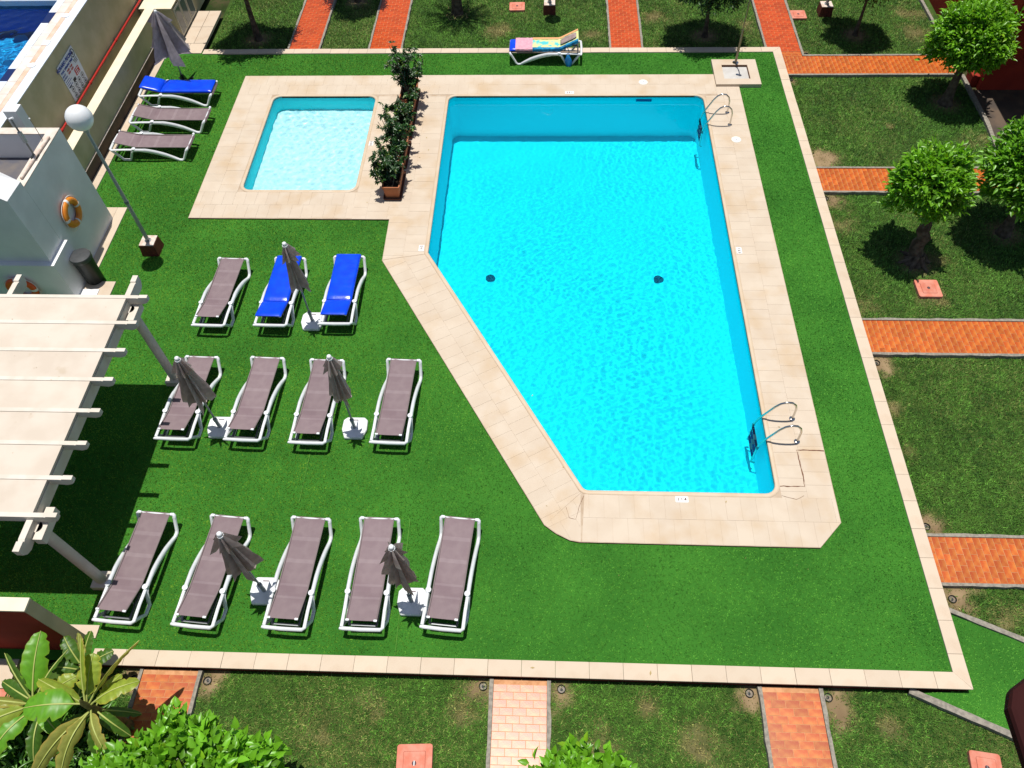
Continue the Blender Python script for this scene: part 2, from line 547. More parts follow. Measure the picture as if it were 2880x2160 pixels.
def water(name, poly, z, res, amp, seed, calm=None):
    P = np.array(poly)
    x0, y0 = P.min(0) - res
    x1, y1 = P.max(0) + res
    nx, ny = int((x1 - x0) / res) + 2, int((y1 - y0) / res) + 2
    X, Y = np.meshgrid(x0 + np.arange(nx) * res, y0 + np.arange(ny) * res)
    Q = np.stack([X.ravel(), Y.ravel()], 1)
    Z = np.zeros(len(Q))
    rg = np.random.default_rng(seed)
    for g_ in range(5):                                       # five wave trains, each strong in other places
        part_ = np.zeros(len(Q))
        main = rg.uniform(0, 2 * PI)
        for k in range(26):
            a = main + rg.normal(0, 0.9)
            lam = math.exp(rg.uniform(math.log(0.07), math.log(0.40)))
            part_ += 0.0018 * (lam / 0.3) ** 1.25 * np.sin((Q[:, 0] * math.cos(a) + Q[:, 1] * math.sin(a)) * 2 * PI / lam + rg.uniform(0, 6.28) + 2.0 * fnoise(Q, 0.8, seed + 7 * g_))
        Z += part_ * (0.15 + 1.1 * fnoise(Q, 0.55, seed + 20 + g_) ** 2 + 0.3 * fnoise(Q, 2.5, seed + 40 + g_))
    mask = 0.45 + 0.7 * fnoise(Q, 0.45, seed + 1)
    if calm is not None: mask *= calm(Q)
    Z = z + Z * amp * mask
    F = []
    idx = np.arange(nx * ny).reshape(ny, nx)
    quads = np.stack([idx[:-1, :-1], idx[:-1, 1:], idx[1:, 1:], idx[1:, :-1]], -1).reshape(-1, 4)
    cen = Q[quads].mean(1)
    keep = in_poly(cen, offset(poly, res * 0.9))
    quads = quads[keep]
    used = np.unique(quads)
    remap = -np.ones(nx * ny, dtype=int)
    remap[used] = np.arange(len(used))
    V = np.column_stack([Q, Z])[used]
    o = big_mesh(name, V, remap[quads], 'water', smooth=True)
    o.cycles.is_caustics_caster = True
    o['kind'] = 'structure'
    return o

WATER_Z = -0.10
def floor_z(y): return -1.25 - (y - 6.5) * 0.078
main_basin = basin('swimming_pool', POOL_R, floor_z, 'pool_wall', 'pool_floor', DZ - 0.002)
kid_basin = basin('paddling_pool', KID_R, lambda y: -0.62, 'kid_wall_shade', 'kid_floor', DZ - 0.002)
water('pool_water', POOL_R, WATER_Z, 0.025, 0.16, 5, calm=lambda Q: 0.35 + 0.65 * np.clip((15.5 - Q[:, 1]) / 5.5, 0, 1))
water('paddling_pool_water', KID_R, WATER_Z, 0.03, 0.30, 9)
# drains on the pool floor and skimmer mouth in the far wall
for dx, dy in ((-1.30, 12.85), (2.75, 12.85)):
    MB().lathe([(0.115, -0.01), (0.115, 0.02), (0.05, 0.03), (0.0, 0.03)], 16).build('floor_drain', 'drain_blue', main_basin, (dx, dy, floor_z(dy) + 0.01))
MB().box(2.44, 2.86, 18.495, 18.515, -0.15, -0.06).build('skimmer_mouth', 'slot_blue', main_basin)

# ------------------------------------------------------------------ pool deck with its tiles
deck = flat('pool_deck', DECK, [POOL_R, KID_R], DZ - 0.004, 'deck_grout')
deck['kind'] = 'structure'
mb = MB()
n = len(DECK)
mb.add([(x, y, -0.03) for x, y in DECK] + [(x, y, DZ - 0.0045) for x, y in DECK], [(i, (i + 1) % n, n + (i + 1) % n, n + i) for i in range(n)])
mb.build('deck_edge', 'brown_edge', deck)  # side coloured dark brown to stand in for shade at the edge
for poly in (POOL_R, KID_R):
    out = offset(poly, 0.085)
    n = len(poly)
    mb = MB()
    mid = offset(poly, 0.012)
    mb.add([(x, y, DZ - 0.05) for x, y in poly] + [(x, y, DZ + 0.002) for x, y in poly] + [(x, y, DZ + 0.014) for x, y in mid] +
           [(x, y, DZ + 0.013) for x, y in offset(poly, 0.07)] + [(x, y, DZ + 0.001) for x, y in out],
           [(k * n + i, k * n + (i + 1) % n, (k + 1) * n + (i + 1) % n, (k + 1) * n + i) for k in range(4) for i in range(n)])
    mb.build('coping', 'coping_stone', deck, smooth=50)

TILES = []
def tiles(conv, org, ang, w, l, first=0.0, gap=0.0026):
    """clip a grid of w x l tiles (l across the strip) to a convex region"""
    ca, sa = math.cos(ang), math.sin(ang)
    loc = [((x - org[0]) * ca + (y - org[1]) * sa, -(x - org[0]) * sa + (y - org[1]) * ca) for x, y in conv]
    x0, x1 = min(p[0] for p in loc), max(p[0] for p in loc)
    y0, y1 = min(p[1] for p in loc), max(p[1] for p in loc)
    j, y = 0, y0
    while y < y1 - 0.03:
        x = x0 - (w * 0.5 if j % 2 else 0.0)
        while x < x1 - 0.02:
            p = clip([(x + gap / 2, y + gap / 2), (x + w - gap / 2, y + gap / 2), (x + w - gap / 2, y + l - gap / 2), (x + gap / 2, y + l - gap / 2)], loc)
            if len(p) > 2 and area(p) > 0.006:
                TILES.append([(org[0] + a * ca - b * sa, org[1] + a * sa + b * ca) for a, b in p])
            x += w
        y += l
        j += 1
W_, L_ = 0.27, 0.505
tiles([(0.72, 5.53), (4.8, 5.52), (5.24, 5.99), (5.24, 6.45), (0.78, 6.45)], (0.72, 5.52), 0, W_, 0.47)
tiles([(4.30, 6.45), (5.24, 6.45), (5.24, 18.51), (4.30, 18.51)], (4.30, 6.45), PI / 2, W_, 0.475)
da = math.atan2(12.52 - 6.53, -2.65 - 0.78)
tiles([(0.705, 6.47), (-2.72, 12.46), (-3.67, 12.27), (0.07, 5.83)], (0.07, 5.83), da, W_, 0.47)
tiles([(0.71, 6.46), (0.07, 5.835), (0.28, 5.68), (0.51, 5.56), (0.70, 5.53)], (0.1, 5.6), 0.5, W_, 0.5)
tiles([(-3.67, 12.29), (-2.74, 12.48), (-2.74, 13.63), (-3.68, 13.63)], (-3.68, 12.3), PI / 2, W_, 0.48)
tiles([(-4.59, 13.63), (-2.745, 13.63), (-2.745, 18.51), (-4.59, 18.51)], (-4.59, 13.63), PI / 2, W_, L_)
tiles([(-4.59, 18.59), (4.62, 18.59), (4.62, 19.51), (-4.59, 19.51)], (-4.59, 18.59), 0, W_, 0.46)
tiles([(4.62, 18.51), (5.24, 18.51), (5.24, 18.93), (4.62, 18.93)], (4.62, 18.51), 0, W_, 0.42)
tiles([(-8.54, 13.65), (-4.59, 13.65), (-4.59, 14.57), (-8.54, 14.57)], (-8.54, 13.65), 0, W_, 0.46)
tiles([(-8.54, 14.57), (-7.58, 14.57), (-7.58, 18.59), (-8.54, 18.59)], (-8.54, 14.57), PI / 2, W_, 0.48)
tiles([(-8.54, 18.59), (-4.59, 18.59), (-4.59, 19.49), (-8.54, 19.49)], (-8.54, 18.59), 0, W_, 0.45)
TILES = [t if area(t) > 0 else t[::-1] for t in TILES]
TILES.sort(key=lambda t: -area(t) / (12.5 ** 2 + (sum(p[0] for p in t) / len(t)) ** 2 + (sum(p[1] for p in t) / len(t)) ** 2))
for t in TILES[:298]:
    cx, cy = sum(p[0] for p in t) / len(t), sum(p[1] for p in t) / len(t)
    dz = random.uniform(-0.0012, 0.0012)
    mb = MB().prism([(x - cx, y - cy) for x, y in t], -0.02, 0.0 + dz, False)
    mb.build('tile', 'deck_stone', deck, (cx, cy, DZ))
mb = MB()
for t in TILES[298:]:
    mb.prism(t, DZ - 0.02, DZ + random.uniform(-0.0012, 0.0012), False)
mb.build('far_tiles', 'deck_stone', deck)['kind'] = 'stuff'
print('deck tiles', len(TILES))
def strip(pts, w, z, jit=0.0):
    mb = MB()
    P = []
    for a, b in zip(pts[:-1], pts[1:]):
        k = max(2, int(math.dist(a, b) / 0.06))
        P += [(a[0] + (b[0] - a[0]) * i / k, a[1] + (b[1] - a[1]) * i / k) for i in range(k)]
    P.append(pts[-1])
    v = []
    for i, p in enumerate(P):
        q0, q1 = P[max(i - 1, 0)], P[min(i + 1, len(P) - 1)]
        d = Vector((q1[0] - q0[0], q1[1] - q0[1])).normalized()
        ww = w * random.uniform(0.4, 1.4) if jit else w
        ox, oy = random.uniform(-jit, jit), random.uniform(-jit, jit)
        v += [(p[0] + d.y * ww + ox, p[1] - d.x * ww + oy, z), (p[0] - d.y * ww + ox, p[1] + d.x * ww + oy, z)]
    mb.add(v, [(2 * i, 2 * i + 2, 2 * i + 3, 2 * i + 1) for i in range(len(P) - 1)])
    return mb
strip([(5.24, 7.44), (4.74, 7.45), (4.75, 7.2), (4.76, 6.93), (4.745, 6.69), (4.31, 6.685)], 0.009, DZ + 0.003, 0.006).build('crack', 'crack_dark', deck)
strip([(0.45, 6.18), (0.50, 5.98), (0.62, 5.95), (0.68, 6.2), (0.77, 6.42)], 0.003, DZ + 0.003, 0.004).build('crack', 'crack_dark', deck)
strip([(4.30, 6.5), (4.55, 6.42), (4.7, 6.5)], 0.003, DZ + 0.003, 0.004).build('crack', 'crack_dark', deck)

# depth markers let into the deck
def marker(x, y, rz, body, w, label):
    t = empty('depth_marker', (x, y, DZ + 0.003), rz)
    tag(t, label, 'depth marker', 'depth markers round the pools')
    MB().prism(rounded([(w / 2, 0.06), (-w / 2, 0.06), (-w / 2, -0.06), (w / 2, -0.06)], 0.015, 3), -0.004, 0.004).build('plate', 'marker_white', t)
    for i, ch in enumerate(body.split()):
        text_mesh('digit', ch, 0.085, 'marker_dark', t, ((i - 1) * 0.062, 0.0, 0.006), (0, 0, 0), 0.002)
marker(2.52, 6.38, 0, '1 1 4', 0.23, 'white depth plate reading 114 on the deck at the near pool end')
marker(-2.82, 12.66, PI / 2, '1 6 5', 0.20, 'white depth plate on the deck where the slanting pool side begins')
marker(4.39, 12.65, -PI / 2, '1 6 5', 0.20, 'white depth plate on the deck along the right pool side')
marker(0.63, 18.66, 0, '2 0 1', 0.24, 'white depth plate on the deck behind the far pool edge')
marker(-4.52, 16.46, PI / 2, '0 4 5', 0.19, 'white depth plate between the paddling pool and the planters')
for x, y, w in ((2.66, 19.14, 'behind the far pool edge'), (4.86, 16.63, 'beside the far pool ladder')):
    t = empty('skimmer_lid', (x, y, DZ))
    tag(t, 'round white skimmer lid in the deck ' + w, 'lid', 'skimmer lids')
    MB().lathe([(0.125, -0.01), (0.125, 0.006), (0.115, 0.009), (0.0, 0.010)], 24).build('rim', 'lid_white', t)
    MB().lathe([(0.085, 0.009), (0.085, 0.013), (0.0, 0.014)], 24).build('cover', 'base_plastic', t)
    MB().lathe([(0.016, 0.013), (0.016, 0.0155), (0.0, 0.016)], 12).build('finger_hole', 'black_plastic', t)

# ------------------------------------------------------------------ kerb round the terrace
kerb = empty('kerb')
kerb['kind'] = 'structure'
x0, y0, x1, y1 = KERB_OUT
mb = MB()
mb.box(x0, x1 - 0.02, y0 + 0.025, y0 + 0.24, LAWN_Z - 0.05, -0.005)
mb.box(x1 - 0.24, x1 - 0.022, y0 + 0.24, y1 - 0.24, LAWN_Z - 0.05, -0.005)
mb.box(-10.1, x1 - 0.02, y1 - 0.24, y1 - 0.025, LAWN_Z - 0.05, -0.005)
mb.build('kerb_wall', 'red_paint', kerb)
def slab_run(ax, a0, a1, b0, b1, pitch, mitre=(0, 0)):
    k = max(1, round((a1 - a0) / pitch))
    for i in range(k):
        s0, s1 = a0 + (a1 - a0) * i / k + 0.0018, a0 + (a1 - a0) * (i + 1) / k - 0.0018
        m0 = mitre[0] if i == 0 else 0
        m1 = mitre[1] if i == k - 1 else 0
        # mitre: the inner or the outer edge is cut short at the ends
        q = [(s0 + max(m0, 0), b0), (s1 - max(m1, 0), b0), (s1 - max(-m1, 0), b1), (s0 + max(-m0, 0), b1)]
        if ax == 'y': q = [(b, a) for a, b in q][::-1]
        cx, cy = sum(p[0] for p in q) / 4, sum(p[1] for p in q) / 4
        z = random.uniform(-0.003, 0.003)
        MB().prism([(x - cx, y - cy) for x, y in q], -0.035, z).build('slab', 'kerb_stone', kerb, (cx, cy, 0.03), bevel=0.004)
slab_run('x', -7.22, 6.67, 3.24, 3.495, 0.535, (0, -0.23))
slab_run('y', 3.24, 20.87, 6.435, 6.67, 0.54, (0.255, 0.23))
slab_run('x', -10.12, 6.67, 20.635, 20.87, 0.54, (0, 0.235))
slab_run('y', 14.0, 20.63, -11.39, -11.175, 0.6)

# ------------------------------------------------------------------ brick paths
BW, BL = 0.116, 0.224
brick_me = MB().box(-BL / 2 + .0045, BL / 2 - .0045, -BW / 2 + .0045, BW / 2 - .0045, -0.012, 0.0).mesh('brick', 'brick_glaze')
brick_red_me = MB().box(-BL / 2 + .0045, BL / 2 - .0045, -BW / 2 + .0045, BW / 2 - .0045, -0.012, 0.0).mesh('brick', 'brick_red')
def brick_path(name, x0, x1, y0, y1, along, edges=True, ends=()):
    """along = direction the path runs; bricks lie across it in running bond"""
    root = flat(name, [(x0, y0), (x1, y0), (x1, y1), (x0, y1)], [], PATH_Z - 0.005, 'brick_joint')
    root['kind'] = 'structure'
    (c0, c1), (l0, l1) = ((x0, x1), (y0, y1)) if along == 'y' else ((y0, y1), (x0, x1))
    kc = (c1 - c0) / round((c1 - c0) / BL)
    rows = int((l1 - l0) / BW)
    cnt = 0
    for j in range(rows):
        l = l0 + (j + 0.5) * BW
        c = c0 + (0.0 if j % 2 else -kc / 2)
        while c < c1 - 0.01:
            a, b = max(c, c0), min(c + kc, c1)
            if b - a > 0.03:
                cx = (a + b) / 2
                p = (cx, l) if along == 'y' else (l, cx)
                o = link_mesh('brick', brick_red_me if y1 > 24 else brick_me, root, (p[0], p[1], PATH_Z + random.uniform(-0.0015, 0.0015)))
                o.scale = ((b - a) / BL, 1, 1)
                if along == 'x': o.rotation_euler = (0, 0, PI / 2)
                cnt += 1
            c += kc
    for s in (0, 1):
        if not edges: break
        mb = MB()
        n = max(2, int((l1 - l0) / 0.18))
        base = c0 if s == 0 else c1
        sg = -1 if s == 0 else 1
        top = PATH_Z + 0.018
        v = []
        for i in range(n + 1):
            l = l0 + (l1 - l0) * i / n
            w = 0.062 + random.uniform(-0.012, 0.012)
            for cc, z in ((base + sg * 0.003, PATH_Z - 0.06), (base + sg * 0.003, top), (base + sg * w, top + random.uniform(-.006, .006)), (base + sg * (w + .004), LAWN_Z - 0.05)):
                v.append((cc, l, z) if along == 'y' else (l, cc, z))
        f = []
        for i in range(n):
            for k in range(3):
                f.append((4 * i + k, 4 * i + k + 1, 4 * i + 5 + k, 4 * i + 4 + k))
        mb.add(v, f)
        mb.build('edging', 'concrete', root)
    return cnt
PATHS = [('path', -7.66, -6.79, 20.88, 24.6, 'y'), ('path', -5.24, -4.33, 20.88, 24.6, 'y'), ('path', 1.88, 2.75, 20.88, 24.6, 'y'),
         ('path', 6.37, 7.30, 20.885, 24.6, 'y'), ('path', 6.70, 11.45, 19.76, 20.64, 'x'),
         ('path', 6.69, 11.45, 14.86, 15.70, 'x'), ('path', 6.69, 10.9, 9.90, 10.76, 'x'), ('path', 6.69, 9.4, 5.0, 5.83, 'x'),
         ('path', -6.38, -5.48, 1.3, 3.235, 'y'), ('path', -0.71, 0.13, 1.3, 3.235, 'y'), ('path', 3.49, 4.36, 1.3, 3.235, 'y')]
tot = 0
for i, q in enumerate(PATHS):
    tot += brick_path(*q, edges=i not in (3, 4))
tot += brick_path('path', 6.70, 7.30, 20.645, 20.88, 'y', edges=False)
print('bricks', tot)
# edgings of the L-shaped corner path
def edging(pts, w=0.065, z=PATH_Z + 0.015, name='edging_strip'):
    mb = MB()
    v = []
    P = []
    for a, b in zip(pts[:-1], pts[1:]):
        k = max(2, int(math.dist(a, b) / 0.2))
        P += [(a[0] + (b[0] - a[0]) * i / k, a[1] + (b[1] - a[1]) * i / k) for i in range(k)]
    P.append(pts[-1])
    for i, p in enumerate(P):
        q0, q1 = P[max(i - 1, 0)], P[min(i + 1, len(P) - 1)]
        d = Vector((q1[0] - q0[0], q1[1] - q0[1])).normalized()
        ww = w / 2 + random.uniform(-0.006, 0.006)
        for s, zz in ((-1, LAWN_Z - 0.04), (-1, z), (1, z + random.uniform(-.004, .004)), (1, LAWN_Z - 0.04)):
            v.append((p[0] + d.y * ww * s, p[1] - d.x * ww * s, zz))
    mb.add(v, [(4 * i + k, 4 * i + k + 1, 4 * i + 5 + k, 4 * i + 4 + k) for i in range(len(P) - 1) for k in range(3)])
    o = mb.build(name, 'concrete')
    o['kind'] = 'structure'
    return o
edging([(7.335, 24.6), (7.335, 20.675), (11.45, 20.675)], name='path_edging')
edging([(6.72, 19.725), (11.45, 19.725)], name='path_edging')
edging([(6.34, 24.6), (6.34, 20.9)], name='path_edging')
edging([(11.45, 24.6), (11.47, 22.6), (11.45, 20.7)], 0.09, name='path_edging')
edging([(11.5, 19.7), (11.5, 17.6), (11.42, 16.7), (11.4, 15.75)], 0.10, name='path_edging')
edging([(6.72, 4.53), (7.78, 4.06), (9.2, 3.5)], 0.085, -0.09, name='path_edging')
edging([(5.75, 3.235), (7.2, 2.59), (8.4, 2.05)], 0.10, -0.09, name='path_edging')
TRI = [(5.85, 3.20), (7.2, 2.64), (8.5, 2.06), (9.2, 3.45), (7.78, 4.02), (6.66, 4.50), (6.66, 3.25)]
flat('turf_strip', TRI, [], -0.13, 'turf_base')['kind'] = 'structure'

# ------------------------------------------------------------------ grass (uncountable: one object each)
def blades(name, P, z, h, w, lean, col, m):
    n = len(P)
    a = RNG.uniform(0, 2 * PI, n)
    d = np.stack([np.cos(a), np.sin(a)], 1)
    t = np.stack([-d[:, 1], d[:, 0]], 1)
    hh = h * RNG.uniform(0.6, 1.3, n)
    ww = w * RNG.uniform(0.7, 1.3, n)
    ln = lean * RNG.uniform(0.2, 1.2, n) * hh
    V = np.zeros((n, 3, 3), np.float32)
    V[:, 0, :2] = P + t * ww[:, None] / 2
    V[:, 1, :2] = P - t * ww[:, None] / 2
    V[:, 2, :2] = P + d * ln[:, None]
    V[:, :2, 2] = (z - 0.004)
    V[:, 2, 2] = z + hh * 0.8
    C = np.repeat(col[:, None, :], 3, 1).reshape(-1, 3)
    o = big_mesh(name, V.reshape(-1, 3), np.arange(3 * n).reshape(-1, 3), m, C)
    o['kind'] = 'stuff'
    return o

def scatter(rects, dens):
    out = []
    for x0, y0, x1, y1 in rects:
        n = int((x1 - x0) * (y1 - y0) * dens)
        out.append(np.column_stack([RNG.uniform(x0, x1, n), RNG.uniform(y0, y1, n)]))
    return np.concatenate(out)

# artificial turf pile
P = scatter([(-11.15, 3.52, 6.41, 20.60)], 2300)
P = P[~in_poly(P, offset(DECK, 0.012))]
P = P[~((P[:, 0] < -9.6) & (P[:, 1] < 11.6) & (P[:, 1] > 9.5))]
P = P[~((P[:, 0] < -10.15) & (P[:, 1] < 14.05) & (P[:, 1] > 9.5))]
P = P[~((P[:, 0] < -7.3) & (P[:, 1] < 3.9))]
P = P[~((P[:, 0] > 4.6) & (P[:, 0] < 5.85) & (P[:, 1] > 18.9) & (P[:, 1] < 20.15))]
def turf_col(P):
    k = 0.5 + 0.30 * (fnoise(P, 0.9, 3) - .5) + 0.30 * (fnoise(P, 4.0, 4) - .5) + 0.85 * (fnoise(P, 22.0, 5) - .5) + 0.5 * (fnoise(P, 41.0, 6) - .5) + RNG.normal(0, 0.16, len(P))
    roll = np.random.default_rng(77).normal(0, 0.055, 64)[np.floor((P[:, 1] - 3.4) / 1.98).astype(int) % 64]
    k = k + roll + 0.16 * (fnoise(P * np.array([0.35, 1.6]), 1.0, 9) - .5)
    k = np.clip(k, 0, 1)[:, None]
    c = np.array([0.030, 0.130, 0.013]) * (1 - k) + np.array([0.155, 0.45, 0.052]) * k
    warm = np.clip((-P[:, 0] - 0.5) / 4, 0, 1)[:, None] * 0.8     # older, yellower rolls on the lounger side
    return c * (1 - warm) + c * np.array([1.30, 0.86, 0.55]) * warm * 1.0
blades('turf_pile', P, 0.0, 0.024, 0.020, 0.8, turf_col(P), 'turf_blade')
P2 = scatter([(5.8, 2.0, 9.2, 4.6)], 2200)
P2 = P2[in_poly(P2, TRI)]
o = blades('turf_pile', P2, -0.13, 0.022, 0.013, 1.0, turf_col(P2), 'turf_blade')
for pts in ([(-4.39, 6.2), (-4.38, 7.3)], [(-2.31, 3.52), (-2.33, 5.9)], [(-1.2, 9.32), (3.0, 9.32)] if False else [(-3.4, 9.33), (-1.95, 9.33)]):
    so = strip(pts, 0.005, 0.020, 0.002).build('turf_seam', 'turf_seam')
    so['kind'] = 'structure'

# lawn
COVERS = [(8.38, 11.70, 0.27), (-1.85, 1.98, 0.29), (6.60, 2.17, 0.24), (-0.95, 23.45, 0.26), (7.59, 22.88, 0.25)]
TREES = [  # x, y trunk ; crown centre ; rx rz ; trunk radius
    ('t2', (8.36, 12.58), (8.13, 13.05, 1.55), 0.70, 0.74), ('t1', (10.72, 18.5), (10.78, 18.72, 1.45), 0.88, 0.90),
    ('t3', (10.60, 13.5), (10.58, 13.62, 1.55), 1.00, 0.84), ('t4', (9.08, 21.85), (9.08, 21.95, 1.62), 0.86, 0.90),
    ('t5', (4.68, 21.83), (4.58, 21.72, 1.68), 1.12, 1.02), ('t7', (-8.76, 21.76), (-8.80, 21.75, 2.35), 1.12, 0.85),
    ('t8', (-6.05, 23.95), (-6.05, 23.95, 1.75), 0.88, 0.80)]
DRY = [(-6.45, 3.05, .35), (-5.3, 3.05, .40), (-0.95, 3.1, .40), (0.35, 3.05, .38), (3.3, 3.1, .42), (4.6, 2.95, .45), (6.95, 4.75, .65), (7.6, 4.4, .5),
       (6.85, 9.65, .40), (6.85, 8.6, .28), (6.85, 6.1, .38), (6.95, 14.6, .55), (7.0, 13.7, .45), (7.0, 16.1, .65), (7.45, 20.85, .30), (6.85, 19.5, .25),
       (11.1, 16.9, .50), (10.9, 21.9, .9), (11.0, 23.0, .8), (8.4, 11.4, .45), (6.9, 11.2, .5), (9.2, 9.7, .0), (9.0, 17.5, .14), (6.9, 7.6, .25), (8.9, 12.6, .3),
       (-1.2, 2.8, .35), (-2.6, 2.7, .4), (-3.3, 2.3, .4), (1.7, 2.9, .3), (2.5, 2.3, .45), (5.4, 2.7, .35), (0.9, 2.2, .5), (-2.8, 23.1, .32), (1.3, 21.9, .5), (3.3, 22.9, .6), (6.0, 22.5, .5), (-1.5, 22.2, .6)]
P = scatter([(-10.2, 20.9, 11.6, 24.8), (6.70, 5.85, 11.9, 20.9), (6.70, 3.5, 9.6, 5.0), (-9.0, 1.0, 9.0, 3.22)], 3300)
keep = np.ones(len(P), bool)
for nme, a, b, c, d, al in PATHS:
    keep &= ~((P[:, 0] > a - .032) & (P[:, 0] < b + .032) & (P[:, 1] > c - .032) & (P[:, 1] < d + .032))
keep &= ~((P[:, 0] > 6.30) & (P[:, 0] < 7.35) & (P[:, 1] > 19.70))
for x, y, r in COVERS:
    keep &= ~((abs(P[:, 0] - x) < r) & (abs(P[:, 1] - y) < r))
keep &= ~in_poly(P, offset([(5.75, 3.3), (7.2, 2.55), (8.6, 1.95), (9.4, 3.5), (7.78, 4.1), (6.6, 4.6)], 0.02))
keep &= ~((P[:, 0] > 11.45) & (P[:, 1] < 20))
keep &= ~((P[:, 0] < -10.1) | ((P[:, 0] < -7.4) & (P[:, 1] < 3.3) & (P[:, 1] > 2.6)))
SPOTXY = [(-6.52, 3.08), (-5.32, 3.09), (-0.88, 3.13), (0.36, 3.12), (3.30, 3.14), (4.51, 3.11), (6.88, 4.74), (6.81, 9.68), (6.81, 6.05), (7.46, 20.82), (6.81, 19.58), (6.79, 14.66), (7.0, 16.0)]
def lawn_fields(P):
    """dryness and bareness of the lawn, 0..1"""
    dry = 0.60 * fnoise(P, 0.55, 21) + 0.35 * fnoise(P, 2.2, 22) - 0.40
    dry = dry + np.clip((3.6 - P[:, 1]), 0, 1) * 0.24 + np.where((P[:, 1] > 20.9), 0.18, 0.0)
    bare = np.zeros(len(P))
    for x, y, r in DRY:
        if r <= 0: continue
        dd = np.hypot(P[:, 0] - x, P[:, 1] - y) / r + 0.7 * (fnoise(P, 3.0, 23) - 0.5) + 0.5 * (fnoise(P, 9.0, 24) - 0.5)
        dry = np.maximum(dry, 1.15 - dd)
        if min(math.hypot(x - q[0], y - q[1]) for q in SPOTXY) < 0.45:
            bare = np.maximum(bare, 0.85 - dd * 1.1)
        else:
            bare = np.maximum(bare, 0.30 - dd * 0.4)
    for nme, tr, cc, rx, rzz in TREES:
        bare = np.maximum(bare, 1.0 - np.hypot(P[:, 0] - tr[0], P[:, 1] - tr[1]) / 0.55)
    return np.clip(dry, 0, 1), np.clip(bare, 0, 1)
dry, bare = lawn_fields(P)
keep &= RNG.random(len(P)) > np.clip(bare * 1.3, 0, 0.93)
P, dry = P[keep], dry[keep]
k = np.clip(0.42 + 0.45 * (fnoise(P, 1.6, 31) - .5) + 1.0 * (fnoise(P, 17.0, 32) - .5) + 0.6 * (fnoise(P, 36.0, 33) - .5) + RNG.normal(0, .2, len(P)), 0, 1)[:, None]
g = np.array([0.026, 0.080, 0.011]) * (1 - k) + np.array([0.135, 0.325, 0.040]) * k
s = np.array([0.15, 0.14, 0.04]) * (1 - k) + np.array([0.38, 0.33, 0.12]) * k
dd = (RNG.random(len(P)) < dry * 0.95)[:, None] * np.clip(0.35 + dry * 0.6, 0, 1)[:, None]
lite = (RNG.random(len(P)) < 0.06)[:, None]
colr = g * (1 - dd) + s * dd
colr = np.where(lite, colr * 1.9, colr)
blades('lawn_grass', P, LAWN_Z, 0.055, 0.016, 1.0, colr, 'grass_blade')
# the earth under the grass, finer sheets laid on the lawn where it is in view
mat('earth', (0.1, 0.1, 0.1), 0.95, 0.1, attr='col', bump=0.6, bscale=45)
for gx0, gy0, gx1, gy1 in ((-10.2, 20.9, 11.9, 24.9), (6.66, 5.84, 11.55, 20.9), (6.66, 3.6, 9.7, 5.84), (-9.5, 0.6, 9.5, 3.26)):
    st = 0.07
    nx, ny = int((gx1 - gx0) / st) + 1, int((gy1 - gy0) / st) + 1
    X, Y = np.meshgrid(np.linspace(gx0, gx1, nx), np.linspace(gy0, gy1, ny))
    Q = np.stack([X.ravel(), Y.ravel()], 1)
    dq, bq = lawn_fields(Q)
    nz = fnoise(Q, 6.0, 41)[:, None]
    c = np.array([0.028, 0.060, 0.011]) * (1 - nz) + np.array([0.055, 0.100, 0.018]) * nz
    tan = np.array([0.17, 0.115, 0.062]) * (1 - nz) + np.array([0.30, 0.215, 0.12]) * nz
    mx = np.clip(np.maximum(bq * 1.6, (dq - 0.45) * 0.55), 0, 1)[:, None]
    idx = np.arange(nx * ny).reshape(ny, nx)
    F = np.stack([idx[:-1, :-1], idx[:-1, 1:], idx[1:, 1:], idx[1:, :-1]], -1).reshape(-1, 4)
    o = big_mesh('lawn_earth', np.column_stack([Q, np.full(len(Q), LAWN_Z + 0.004) + 0.01 * (fnoise(Q, 3.0, 42) - .2).clip(0)]), F, 'earth', c * (1 - mx) + tan * mx, smooth=True)
    o['kind'] = 'structure' 
# ------------------------------------------------------------------ sun loungers
LLEN = 1.92
def side_profile():
    # y from the head end, z : feet and arch of the moulded side frame
    arch = []
    for t in np.linspace(0, 1, 12):
        y = 0.58 + t * 1.04
        z = 0.315 - 0.29 * (max(0.0, t - 0.14) / 0.86) ** 1.75
        arch.append((y, z))
    return arch

